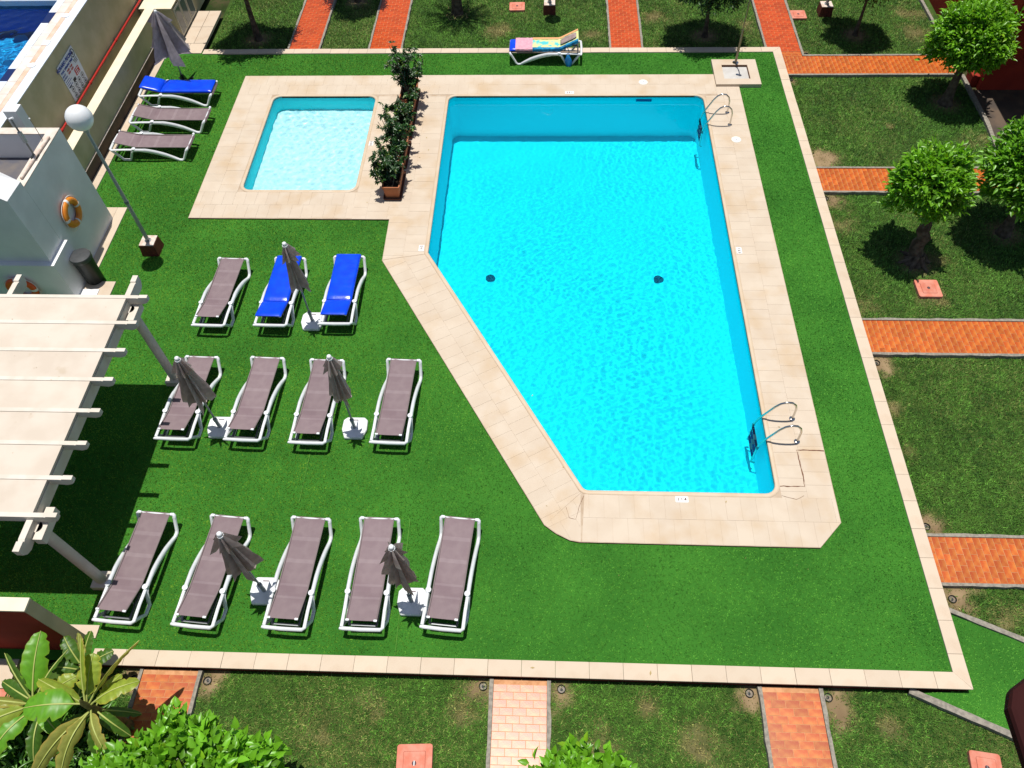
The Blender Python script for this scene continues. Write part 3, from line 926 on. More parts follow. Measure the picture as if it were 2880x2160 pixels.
def make_lounger(tilt=14.0, length=LLEN):
    root = empty('sun_lounger')
    k = length / LLEN
    S = lambda y: y * k
    for sx in (-1, 1):
        x = sx * 0.332
        mb = MB()
        arch = side_profile()
        mb.tube([(x, S(y), z) for y, z in arch], [0.044] * 3 + [0.060] * 6 + [0.050, 0.042, 0.034], 8, [0.036] * 12, up=(0, 0, 1))
        mb.tube([(x, S(0.60), 0.318), (x, S(0.52), 0.27), (x, S(0.45), 0.13), (x, S(0.40), 0.024), (x, S(0.24), 0.022), (x, S(0.22), 0.03), (x, S(0.12), 0.18), (x, S(0.03), 0.30)],
                [0.038, 0.038, 0.034, 0.032, 0.030, 0.030, 0.030, 0.028], 8, 0.032, up=(1, 0, 0))
        mb.tube([(x, S(1.60), 0.026), (x, S(1.70), 0.022), (x, S(1.75), 0.06), (x, S(1.88), 0.30)], 0.032, 8, 0.032, up=(1, 0, 0))
        mb.tube([(x, S(0.02), 0.315), (x * 0.985, S(0.3), 0.325), (x, S(0.60), 0.33)], 0.024, 8, 0.028)
        # foot corner: the leg turns in under the end of the sling
        mb.tube([(x, S(1.875), 0.29), (x * 0.995, S(1.90), 0.325), (x * 0.95, S(1.91), 0.337), (x * 0.80, S(1.91), 0.337)], [0.032, 0.034, 0.032, 0.026], 8)
        mb.lathe([(0.048, -0.03), (0.048, 0.02), (0.036, 0.028), (0, 0.028)], 12, (x * 0.97, S(0.585), 0.345))
        mb.build('side_frame', 'white_plastic', root, smooth=45)
    MB().tube([(-0.365, S(-0.005), 0.305), (-0.30, S(-0.012), 0.312), (0, S(-0.02), 0.315), (0.30, S(-0.012), 0.312), (0.345, S(0.03), 0.308)],
              [0.014, 0.038, 0.042, 0.038, 0.026], 8, [0.022, 0.032, 0.034, 0.032, 0.026], up=(0, 0, 1)).build('head_bar', 'white_plastic', root, smooth=45)
    MB().tube([(-0.30, S(1.905), 0.326), (0.30, S(1.905), 0.326)], 0.022, 8).build('foot_bar', 'white_plastic', root, smooth=45)
    # seat sling
    def sheet(ys, zs, w0, w1, th=0.008, nx=7):
        mb = MB()
        n = len(ys)
        v = []
        for lay in (0, 1):
            for i in range(n):
                w = w0 + (w1 - w0) * i / (n - 1)
                for j in range(nx):
                    u = -1 + 2 * j / (nx - 1)
                    sag = -0.012 * (1 - u * u)
                    edge = -0.012 if abs(u) > 0.99 else 0
                    v.append((u * w, ys[i], zs[i] + sag + edge - lay * th))
        f = []
        for lay in (0, 1):
            o = lay * n * nx
            for i in range(n - 1):
                for j in range(nx - 1):
                    q = (o + i * nx + j, o + i * nx + j + 1, o + (i + 1) * nx + j + 1, o + (i + 1) * nx + j)
                    f.append(q[::-1] if lay == 0 else q)
        rim = [i * nx for i in range(n)] + [(n - 1) * nx + j for j in range(1, nx)] + [i * nx + nx - 1 for i in range(n - 2, -1, -1)] + [j for j in range(nx - 2, 0, -1)]
        o = n * nx
        f += [(rim[i], rim[(i + 1) % len(rim)], o + rim[(i + 1) % len(rim)], o + rim[i]) for i in range(len(rim))]
        mb.add(v, f)
        return mb
    ys = [S(1.945), S(1.93)] + [S(t) for t in np.linspace(1.85, 0.58, 12)]
    zs = [0.315, 0.352] + [0.360 - 0.010 * math.sin(PI * t) for t in np.linspace(0, 1, 12)]
    sheet(ys, zs, 0.252, 0.248).build('seat_sling', 'sling', root, smooth=60)
    ta = rad(tilt)
    bl = 0.50
    ys = [S(0.58) - t * bl * math.cos(ta) for t in np.linspace(0, 1, 7)]
    zs = [0.361 + t * bl * math.sin(ta) for t in np.linspace(0, 1, 7)]
    back = sheet(ys, zs, 0.248, 0.242).build('back_sling', 'sling', root, smooth=60)
    for sx in (-1, 1):
        MB().tube([(sx * 0.248, S(0.60), 0.352), (sx * 0.242, ys[-1], zs[-1] - 0.008)], 0.013, 8).build('back_rail', 'sling_hem', back, smooth=45)
        MB().tube([(sx * 0.252, S(1.90), 0.345), (sx * 0.248, S(0.60), 0.349)], 0.012, 8).build('seat_rail', 'sling_hem', root, smooth=45)
        MB().box(sx * 0.226 - 0.028, sx * 0.226 + 0.028, ys[-1] - 0.012, ys[-1] + 0.022, zs[-1] - 0.018, zs[-1] + 0.010).build('corner_cap', 'white_plastic', back, bevel=0.006)
    # ratchet frame under the backrest
    mb = MB()
    for sx in (-1, 1):
        mb.box(sx * 0.225 - 0.016, sx * 0.225 + 0.016, S(0.06), S(0.50), 0.24, 0.275)
    mb.box(-0.225, 0.225, S(0.055), S(0.09), 0.235, 0.27)
    mb.tube([(-0.2, S(0.30), 0.26), (-0.2, (ys[-1] + S(.58)) / 2, zs[3] - 0.02)], 0.010, 6)
    mb.tube([(0.2, S(0.30), 0.26), (0.2, (ys[-1] + S(.58)) / 2, zs[3] - 0.02)], 0.010, 6)
    mb.build('ratchet_frame', 'grey_metal', root)
    return root

def place(o, x, y, ang):
    o.location = (x, y, 0)
    o.rotation_euler = (0, 0, rad(ang))

flat_proto = make_lounger(14.0)
low_proto = make_lounger(9.0)
high_proto = make_lounger(18.0)
wall_proto = make_lounger(15.0, 2.0)
raised_proto = make_lounger(27.0, 2.0)
used = {'flat': False, 'low': False, 'high': False, 'raised': False, 'wall': False}
PROTO = {'flat': flat_proto, 'low': low_proto, 'high': high_proto, 'raised': raised_proto, 'wall': wall_proto}
def lounger(kind, x, y, ang, label, group):
    proto = PROTO[kind]
    o = proto if not used[kind] else copy_tree(proto)
    used[kind] = True
    place(o, x, y, ang)
    tag(o, label, 'sun lounger', group)
    return o
G1 = 'loungers in three rows on the turf'
ROWS = [
    (-6.90, 3.86, -3.6, 'grey sling lounger in the front row beside the near pergola post'),
    (-5.59, 3.82, -4.2, 'second lounger of the front row from the pergola post, parasol over its left side'),
    (-4.10, 3.82, -2.7, 'middle lounger of the five in the front row'),
    (-2.84, 3.84, -1.0, 'fourth lounger of the front row from the pergola post, left of a parasol'),
    (-1.55, 3.88, -4.5, 'lounger at the right end of the front row nearest the pool'),
    (-6.95, 7.32, -1.5, 'lounger of the middle row beside the far pergola post, half covered by a parasol'),
    (-5.62, 7.32, -2.0, 'second lounger of the middle row, its corner over a white parasol base'),
    (-4.38, 7.28, -1.4, 'third lounger of the middle row, left of a parasol on a clear base'),
    (-2.85, 7.31, -2.0, 'lounger at the right end of the middle row nearest the slanting deck'),
    (-7.01, 10.09, -1.8, 'grey lounger without a mat at the left end of the back row'),
    (-5.70, 10.11, -1.2, 'lounger under the blue mat that the parasol leans over'),
    (-4.34, 10.17, 0.0, 'lounger under the creased blue mat nearest the deck')]
for i, (x, y, a, lb) in enumerate(ROWS):
    lounger(('high', 'flat', 'flat', 'low', 'flat', 'flat', 'high', 'flat', 'low', 'flat', 'flat', 'flat')[i], x, y, a, lb, G1)
G2 = 'loungers along the low wall'
lounger('wall', -11.08, 16.15, -90, 'nearest of the three loungers along the low wall, bare sling', G2)
lounger('wall', -10.95, 17.28, -90, 'middle of the three loungers along the low wall, bare sling', G2)
lounger('wall', -11.08, 18.46, -90, 'lounger under the blue mat by the low wall', G2)
lounger('raised', 0.95, 20.40, 90, 'lounger with a bright towel beyond the far pool edge', None)

def mat_pad(x, y, ang, tilt, label, wr, length=1.0):
    t = empty('lounger_mat', (x, y, 0), rad(ang))
    tag(t, label, 'lounger mat', 'blue lounger mats')
    k = length
    ta = rad(tilt)
    prof = [(1.925 * k, 0.375), (1.3 * k, 0.372), (0.80 * k, 0.372), (0.585 * k, 0.375)]
    for nm, pr in (('seat_pad', prof), ('back_pad', [(0.575 * k, 0.378), (0.575 * k - 0.28 * math.cos(ta), 0.378 + 0.28 * math.sin(ta)), (0.575 * k - 0.54 * math.cos(ta), 0.378 + 0.54 * math.sin(ta))])):
        fine = []
        for (a, za), (b, zb) in zip(pr[:-1], pr[1:]):
            m = max(2, int(abs(a - b) / 0.05))
            fine += [(a + (b - a) * i / m, za + (zb - za) * i / m) for i in range(m)]
        fine.append(pr[-1])
        rings = []
        for i, (yy, zz) in enumerate(fine):
            e = min(i, len(fine) - 1 - i)
            sh = 0.55 if e == 0 else (0.92 if e == 1 else 1.0)
            wv = wr * math.sin(i * 2.1) * random.uniform(0.3, 1)
            hw, h = 0.275, 0.062
            top = zz + h * sh
            bot = zz + h * (1 - sh) * 0.4
            rings.append([(-hw + .02, yy, bot), (hw - .02, yy, bot), (hw, yy, bot + h * .3 * sh), (hw - .008, yy, top - .014 * sh), (hw - .05, yy, top + wv * .6),
                          (0.1, yy, top + wv), (-0.1, yy, top - wv * .4), (-hw + .05, yy, top), (-hw + .008, yy, top - .014 * sh), (-hw, yy, bot + h * .3 * sh)])
        MB().loft(rings).build(nm, 'blue_vinyl', t, smooth=60)
    return t
mat_pad(-5.70, 10.11, -1.2, 14, 'smooth blue vinyl mat partly hidden by the closed parasol', 0.0012)
mat_pad(-4.34, 10.17, 0.0, 14, 'creased blue vinyl mat at the right end of the back row', 0.005)
mat_pad(-11.08, 18.46, -90, 15, 'blue vinyl mat on the lounger by the low wall', 0.0015, 1.04)
tm = mat_pad(0.95, 20.40, 90, 27, 'blue mat showing at the foot end under the bright towel', 0.001, 1.04)

# towels, pillow and bag at the far lounger (all rest on the mat)
def drape(name, m, y0, y1, hw0, hw1, drop, z_of, loc, rz, label, cat, sections=14, th=0.012):
    rings = []
    for i in range(sections + 1):
        y = y0 + (y1 - y0) * i / sections
        z = z_of(y) + random.uniform(-.004, .006)
        sec = [(-hw0 - .012, -drop * random.uniform(.85, 1.1)), (-hw0 - .006, -0.01), (-hw0 + .02, 0.0)] + \
              [(-hw0 + (hw0 + hw1) * q, random.uniform(-.002, .006)) for q in (.3, .5, .7)] + [(hw1 - .02, 0), (hw1 + .006, -0.01), (hw1 + .012, -drop * random.uniform(.85, 1.15))]
        ring = [(x, y, z + dz) for x, dz in sec] + [(x * 1.0, y, z + dz - th) for x, dz in reversed(sec)]
        rings.append(ring)
    o = MB().loft(rings).build(name, m, None, smooth=60)
    o.location = loc
    o.rotation_euler = (0, 0, rz)
    tag(o, label, cat)
    return o
def mat_top(y):
    return 0.448 if y > 0.60 else 0.448 + (0.60 - y) * math.tan(rad(27))
drape('towel', 'towel_pink', 1.36, 1.84, 0.285, 0.285, 0.05, lambda y: mat_top(y) + .008, (0.95, 20.40, 0), PI / 2, 'pink towel across the foot end of the far lounger', 'towel')
tw = drape('towel', 'towel_yellow', 0.08, 1.37, 0.285, 0.20, 0.02, lambda y: mat_top(y) + .004, (0.95, 20.40, 0), PI / 2, 'yellow beach towel with turquoise marks and peach border on the far lounger', 'towel', 22)
for nm, mm, a, b, dr in (('border', 'towel_peach', 0.195, 0.29, 0.03), ('border', 'towel_blue', -0.30, -0.22, 0.075)):
    rings = []
    for i in range(20):
        y = 0.09 + 1.27 * i / 19
        z = mat_top(y) + 0.0105
        if b > 0: sec = [(a, 0.003), ((a + b) / 2, 0.004), (b, -.004), (b + .004, -dr)]
        else: sec = [(a - .004, -dr * random.uniform(.7, 1.2)), (a - .008, -.006), (a, .002), (b, .003)]
        rings.append([(x, y, z + q) for x, q in sec] + [(x, y, z + q - .008) for x, q in reversed(sec)])
    o = MB().loft(rings).build(nm, mm, tw, smooth=60)
rings = []
for i in range(13):
    u = -1 + 2 * i / 12
    y = 0.36 + 0.22 * u
    e = max(0.02, 1 - abs(u) ** 4) ** 0.5
    z = mat_top(y) + 0.022
    rings.append([(-0.05 + 0.13 * math.cos(q * PI / 6) * (0.75 + .25 * e), y, z + 0.032 + 0.034 * e * math.sin(q * PI / 6)) for q in range(12)])
o = MB().loft(rings).build('pillow', 'pillow_grey', None, smooth=60)
o.location = (0.95, 20.40, 0); o.rotation_euler = (0, 0, PI / 2)
tag(o, 'taupe rolled pillow on the raised back of the far lounger', 'pillow')
bag = empty('beach_bag', (0.62, 20.00, 0))
tag(bag, 'small turquoise and blue bag leaning at the far lounger foot', 'bag')
rings = []
for i in range(9):
    u = i / 8
    w = 0.085 * (0.85 + 0.35 * math.sin(PI * min(u * 1.15, 1))) * (1 - 0.55 * u ** 3)
    rings.append([(w * math.cos(q * PI / 8) - 0.03 * u, 0.06 * (1 - .5 * u) * math.sin(q * PI / 8) + 0.04 * u, 0.005 + 0.30 * u) for q in range(16)])
MB().loft(rings).build('pouch', 'bag_blue', bag, smooth=60)
MB().tube([(-0.03 + 0.05 * math.cos(a), 0.04, 0.27 + 0.09 * math.sin(a)) for a in np.linspace(0, PI, 9)], 0.007, 6).build('handle', 'bag_blue', bag, smooth=60)

# ------------------------------------------------------------------ parasols
def star_ring(z, r, depth, n_pleat, tw, seed, flare=None, per=6):
    rg = random.Random(seed)
    ring = []
    amp = [rg.uniform(0.65, 1.4) for _ in range(n_pleat)]
    jit = [rg.uniform(-0.16, 0.16) for _ in range(n_pleat)]
    for k in range(n_pleat * per):
        a = 2 * PI * k / (n_pleat * per)
        ph = (k % per) / per
        p = k // per
        s = abs(2 * ph - 1)                                  # 1 on the rib, 0 in the fold
        rr = r * (1 - depth + depth * s ** 1.4) * (1 + (amp[p] - 1) * s)
        if flare: rr *= flare(a)
        a2 = a + tw * s + jit[p] * s
        ring.append((rr * math.cos(a2), rr * math.sin(a2), z + rg.uniform(-.004, .004)))
    return ring

def parasol(x, y, h, rz, spread, label, fabric='umbrella_dark', base=True, lean=0.0, skew=0.0, seed=1, clen=1.16):
    t = empty('parasol', (x, y, 0), rz)
    tag(t, label, 'parasol', 'closed parasols')
    if base:
        poly = [(-.165, -.235), (.175, -.235), (.245, -.04), (.235, .17), (.17, .235), (-.17, .235), (-.235, .17), (-.24, -.04)]
        sm = rounded(poly, 0.03, 3)
        b = MB()
        b.loft([[(px * s, py * s, z) for px, py in sm] for s, z in ((0.97, 0.004), (1.0, 0.02), (1.0, 0.062), (0.96, 0.078), (0.90, 0.084))])
        bo = b.build('base', 'base_plastic', t, smooth=50)
        bo.rotation_euler = (0, 0, -rz)
        MB().box(-0.055, 0.055, 0.155, 0.172, 0.0835, 0.0865).build('handle_slot', 'marker_dark', bo)
        MB().lathe([(0.035, 0.08), (0.033, 0.30), (0.041, 0.30), (0.041, 0.36), (0.027, 0.37), (0.027, 0.08)], 14, cap=False).build('socket', 'pole_grey', bo, smooth=40)
    top = h
    tip = (lean * h, 0, h)
    MB().tube([(0, 0, 0.0 if not base else 0.09), (lean * (h - .05), 0, h - 0.05)], 0.019, 10).build('pole', 'pole_grey', t, smooth=50)
    mb = MB()
    zt = h - 0.07
    rings = []
    prof = [(0.0, 0.035, 0.1), (0.12, 0.060, 0.30), (0.30, 0.090, 0.42), (0.50, 0.122, 0.48), (0.75, 0.160, 0.52), (0.95, 0.198, 0.52), (1.06, 0.218, 0.50), (clen, 0.232, 0.48)]
    def sk(dz): return (skew * dz, skew * 0.3 * dz)
    for d, r, dep in prof:
        s = spread if d > 0.2 else 1 + (spread - 1) * d / 0.2
        rg = star_ring(zt - d, r * s, min(0.80, dep * 1.28), 8, 0.22 + 0.10 * d, seed)
        ox, oy = lean * (zt - d), 0
        kx, ky = sk(d)
        rings.append([(a + ox + kx, b + oy + ky, c) for a, b, c in rg])
    # hem hangs unevenly
    rings[-1] = [(a, b, c + 0.10 * math.sin(i * 0.61 + seed) * (1 if i % 6 in (0, 5, 1) else .4)) for i, (a, b, c) in enumerate(rings[-1])]
    mb.loft(rings, cap=False)
    mb.build('canopy', fabric, t, smooth=35)
    mb = MB()
    rings = []
    for d, r, dep in ((0.0, 0.037, 0.1), (0.07, 0.080, 0.35), (0.19, 0.130, 0.48), (0.33, 0.178, 0.52)):
        rg = star_ring(zt + 0.012 - d, r * (0.75 + 0.25 * spread) * (1.0 if d < .3 else 1.10), min(0.75, dep * 1.25), 8, 0.25, seed + 3)
        ox = lean * (zt - d)
        rings.append([(a + ox, b, c) for a, b, c in rg])
    rings[-1] = [(a, b, c + 0.035 * math.sin(i * 1.7 + seed)) for i, (a, b, c) in enumerate(rings[-1])]
    mb.loft(rings, cap=False)
    mb.build('vent_cap', fabric, t, smooth=35)
    cap = MB().lathe([(0.050, -0.03), (0.054, -0.015), (0.050, 0.0), (0.036, 0.004), (0.042, 0.03), (0.036, 0.058), (0.018, 0.072), (0.0, 0.075)], 18, (lean * h, 0, h - 0.075))
    cap.build('finial', 'base_plastic', t, smooth=40)
    return t
parasol(-4.93, 10.44, 2.36, 0.1, 0.85, 'slim closed grey parasol leaning over the blue mats', seed=3, skew=0.02)
parasol(-6.24, 7.74, 2.29, 0.8, 1.10, 'closed parasol nearest the far pergola post', seed=5)
parasol(-3.61, 7.77, 2.35, 0.4, 0.95, 'closed parasol on a clear white base right in the middle row', seed=8)
parasol(-4.64, 4.51, 2.37, 1.1, 1.22, 'brown closed parasol on the left of the front row', seed=11)
parasol(-2.13, 4.39, 2.32, 0.2, 1.12, 'brown closed parasol on the right of the front row', seed=14)
wall_parasol = parasol(-10.26, 19.26, 2.10, 0.3, 2.75, 'half open purple grey parasol by the low wall beyond the blue mat', 'umbrella_purple', base=False, seed=21, clen=1.10)
t = wall_parasol
for k in range(4):
    a = k * PI / 2 + 0.5
    MB().tube([(0.02 * math.cos(a), 0.02 * math.sin(a), 0.03), (0.30 * math.cos(a), 0.30 * math.sin(a), 0.018)], 0.016, 6).build('arm', 'black_plastic', t)
MB().lathe([(0.034, 0.0), (0.034, 0.22), (0.024, 0.24), (0.0205, 0.24)], 12).build('socket', 'black_plastic', t)

# ------------------------------------------------------------------ pool ladders
def ladder(y0, y1, label):
    t = empty('pool_ladder', (0, 0, 0))
    tag(t, label, 'pool ladder', 'pool ladders')
    pr = [(4.775, DZ), (4.775, 0.20), (4.765, 0.38), (4.725, 0.50), (4.645, 0.575), (4.54, 0.59), (4.44, 0.54), (4.36, 0.44), (4.19, 0.12), (4.135, -0.02), (4.105, -0.15), (4.10, -0.35), (4.10, -1.00), (4.16, -1.06)]
    for y in (y0, y1):
        r = MB().tube([(x, y, z) for x, z in pr], 0.021, 12).build('rail', 'steel', t, smooth=50)
        MB().lathe([(0.055, 0.0), (0.055, 0.012), (0.04, 0.022), (0.022, 0.024)], 18, (4.775, y, DZ), cap=False).build('flange', 'steel', r, smooth=40)
        MB().tube([(4.10, y, -0.30), (4.10, y, -0.18)], 0.026, 10).build('sleeve', 'grey_metal', r, smooth=40)
    for z in (-0.30, -0.55, -0.80):
        MB().box(4.075, 4.125, min(y0, y1) + .02, max(y0, y1) - .02, z - 0.013, z + 0.013).build('tread', 'navy_tile' if z > -0.4 else 'slot_blue', t, bevel=0.006)
        MB().box(4.072, 4.128, (y0 + y1) / 2 - .06, (y0 + y1) / 2 + .06, z - 0.010, z + 0.0155).build('tread_grip', 'pole_grey', t)
ladder(8.14, 7.63, 'steel pool ladder at the near right end of the pool')
ladder(17.76, 17.24, 'steel pool ladder at the far right end of the pool')

# ------------------------------------------------------------------ shower
sh = empty('shower', (5.23, 19.53, 0))
tag(sh, 'outdoor shower pole on a square stone tray at the far deck corner', 'shower')
mb = MB()
for a, b, c, d in ((-0.61, 0.61, 0.33, 0.60), (-0.61, 0.61, -0.59, -0.33), (-0.61, -0.36, -0.33, 0.33), (0.35, 0.61, -0.33, 0.33)):
    mb.box(a, b, c, d, -0.05, DZ + 0.065)
mb.build('stone_frame', 'deck_stone', sh)
MB().box(-0.37, 0.36, -0.34, 0.34, -0.02, DZ + 0.006).build('tray', 'tray_stone', sh)
mb = MB()
mb.box(-0.36, 0.35, 0.318, 0.331, DZ, DZ + 0.060); mb.box(0.338, 0.351, -0.33, 0.318, DZ, DZ + 0.060)
mb.build('tray_wall', 'brown_edge', sh)
MB().lathe([(0.045, 0.045), (0.045, 0.051), (0.0, 0.051)], 14, (0.04, -0.05, 0)).build('drain', 'steel', sh)
pl = MB().tube([(0.04, 0.43, DZ + .06), (0.04, 0.43, 1.05)], 0.034, 12).build('lower_pole', 'bronze_steel', sh, smooth=50)
MB().tube([(0.04, 0.43, 1.05), (0.04, 0.43, 2.15), (0.04, 0.40, 2.24), (0.04, 0.30, 2.27), (0.04, 0.20, 2.25)], 0.016, 10).build('upper_pole', 'bronze_steel', sh, smooth=50)
MB().lathe([(0.014, 0.03), (0.05, 0.0), (0.05, -0.012), (0, -0.012)], 14, (0.04, 0.18, 2.22)).build('shower_head', 'bronze_steel', sh, smooth=40)
MB().lathe([(0.085, 0.0), (0.085, 0.012), (0.05, 0.02), (0.0, 0.02)], 18, (0.04, 0.43, DZ + 0.065)).build('flange', 'steel', sh, smooth=40)

# ------------------------------------------------------------------ globe lamps
def lamp(x, y, zb, label, rz=0.0):
    t = empty('globe_lamp', (x, y, zb), rz)
    tag(t, label, 'lamp post', 'globe lamps on brown plinths')
    q = [(-.20, -.20), (.20, -.20), (.20, .20), (-.20, .20)]
    MB().loft([[(a * s, b * s, z) for a, b in q] for s, z in ((1.0, -0.02), (0.86, 0.30))]).build('plinth', 'lamp_box', t, bevel=0.008)
    MB().box(-.168, .168, -.168, .168, 0.301, 0.318).build('plinth_top', 'lamp_top', t, bevel=0.004)
    MB().lathe([(0.075, 0.318), (0.075, 0.33), (0.045, 0.335), (0.0, 0.335)], 14).build('pole_foot', 'pole_grey', t, smooth=40)
    for k in range(4):
        MB().lathe([(0.011, 0.33), (0.011, 0.352), (0, 0.352)], 6, (0.058 * math.cos(k * PI / 2 + .78), 0.058 * math.sin(k * PI / 2 + .78), 0)).build('bolt', 'grey_metal', t)
    p = MB().tube([(0, 0, 0.33), (0, 0, 1.2), (0, 0, 3.32)], [0.045, 0.040, 0.030], 12).build('pole', 'pole_grey', t, smooth=50)
    MB().lathe([(0.05, 1.42), (0.05, 1.47)], 12).build('collar', 'grey_metal', p, smooth=40)
    MB().lathe([(0.055, 3.26), (0.075, 3.33), (0.085, 3.36)], 16).build('fitter', 'pole_grey', t, smooth=40)
    MB().lathe([(0.25 * math.sin(a), 3.57 - 0.25 * math.cos(a)) for a in np.linspace(0.30, PI - 0.001, 18)], 28).build('globe', 'globe', t, smooth=80)
lamp(-9.08, 12.58, 0.0, 'globe lamp on a brown plinth on the turf by the white block')
lamp(0.06, 23.22, LAWN_Z, 'globe lamp plinth on the lawn behind the towel lounger')
lamp(8.40, 23.02, LAWN_Z, 'globe lamp plinth on the lawn at the far right')

# ------------------------------------------------------------------ lawn covers and spotlights
def cover(x, y, s, rz, label, z=LAWN_Z):
    t = empty('inspection_cover', (x, y, z), rz)
    tag(t, label, 'cover', 'pink inspection covers')
    q = rounded([(s, s), (-s, s), (-s, -s), (s, -s)], 0.04, 3)
    MB().prism(q, -0.02, 0.085).build('frame', 'pink_cover', t, bevel=0.01)
    MB().prism(rounded([(s * .62, s * .62), (-s * .62, s * .62), (-s * .62, -s * .62), (s * .62, -s * .62)], 0.012, 2), 0.08, 0.0875).build('groove', 'cover_groove', t)
    MB().prism(rounded([(s * .60, s * .60), (-s * .60, s * .60), (-s * .60, -s * .60), (s * .60, -s * .60)], 0.012, 2), 0.08, 0.0905).build('lid', 'pink_cover', t)
    MB().lathe([(0.035, 0.0904), (0.035, 0.0925), (0, 0.0925)], 14).build('lifting_hole', 'marker_dark', t)
    MB().box(-0.006, 0.006, -0.035, 0.035, 0.0925, 0.096).build('lifting_bar', 'grey_metal', t)
for (x, y, r), rz, lb in zip(COVERS, (0.0, 0.05, -0.12, 0.02, 0.0), (
        'pink cover on the lawn in front of the gnarled tree on the right', 'chipped pink cover on the lawn near the middle brick path',
        'pink cover in the lawn at the lower right corner', 'pink cover on the far lawn left of a lamp plinth', 'pink cover on the far lawn beside the right brick path')):
    cover(x, y, r - 0.02, rz, lb)
SPOTS = [(-6.52, 3.08, 'left of the left lower path'), (-5.32, 3.09, 'right of the left lower path'), (-0.88, 3.13, 'left of the middle lower path'),
         (0.36, 3.12, 'right of the middle lower path'), (3.30, 3.14, 'left of the right lower path'), (4.51, 3.11, 'right of the right lower path'),
         (6.88, 4.74, 'in the bare wedge below the nearest right path'), (6.81, 9.68, 'below the wide right path'), (6.81, 6.05, 'above the nearest right path'),
         (7.46, 20.82, 'in the corner of the far right path'), (6.81, 19.58, 'below the far right path'), (6.79, 14.66, 'below the right path by the trees')]
for i, (x, y, w) in enumerate(SPOTS):
    t = empty('ground_spotlight', (x, y, LAWN_Z), random.uniform(0, 6))
    tag(t, 'small round black ground spotlight ' + w, 'spotlight', 'ground spotlights along the kerb')
    MB().lathe([(0.066, -0.03), (0.068, 0.035), (0.063, 0.040), (0.057, 0.035), (0.055, 0.0)], 18, cap=False).build('ring', 'black_plastic', t, smooth=40)
    MB().lathe([(0.055, 0.004), (0.054, 0.010), (0.0, 0.012)], 16).build('lens', 'lens_grey', t, smooth=50)
    MB().lathe([(0.020, 0.010), (0.022, 0.026), (0.0, 0.032)], 12, (0.006, 0.004, 0)).build('bulb', 'black_plastic', t, smooth=50)

# ------------------------------------------------------------------ planters between the pools
def leaf_template(seg=4, fold=0.25, curl=0.25):
    """flat leaf along +x, unit length, unit half-width scale"""
    xs = np.linspace(0, 1, seg + 1)
    w = np.sin(np.pi * np.clip(xs, 0, 1) ** 0.8) * 0.5
    V, F = [], []
    for x, ww in zip(xs, w):
        zc = -curl * x * x
        V += [(x, -ww, zc + fold * ww), (x, 0, zc), (x, ww, zc + fold * ww)]
    for i in range(seg):
        for j in (0, 1):
            a = i * 3 + j
            F.append((a, a + 1, a + 4, a + 3))
    return np.array(V), np.array(F)

def leaves(name, m, pos, dirs, up, length, width, cols, parent, tmpl):
    TV, TF = tmpl
    n = len(pos)
    x = dirs / np.linalg.norm(dirs, axis=1, keepdims=True)
    y = np.cross(up, x)
    y /= np.maximum(np.linalg.norm(y, axis=1, keepdims=True), 1e-6)
    z = np.cross(x, y)
    L = length[:, None, None]
    Wd = width[:, None, None]
    V = pos[:, None, :] + x[:, None, :] * (TV[None, :, 0:1] * L) + y[:, None, :] * (TV[None, :, 1:2] * Wd) + z[:, None, :] * (TV[None, :, 2:3] * L)
    F = (TF[None] + (np.arange(n) * len(TV))[:, None, None]).reshape(-1, 4)
    C = np.repeat(cols[:, None, :], len(TV), 1).reshape(-1, 3)
    return big_mesh(name, V.reshape(-1, 3), F, m, C, parent, smooth=True)

def rand_dirs(n, up_bias=0.3, rg=RNG):
    d = rg.normal(size=(n, 3))
    d /= np.linalg.norm(d, axis=1, keepdims=True)
    d[:, 2] += up_bias
    return d / np.linalg.norm(d, axis=1, keepdims=True)

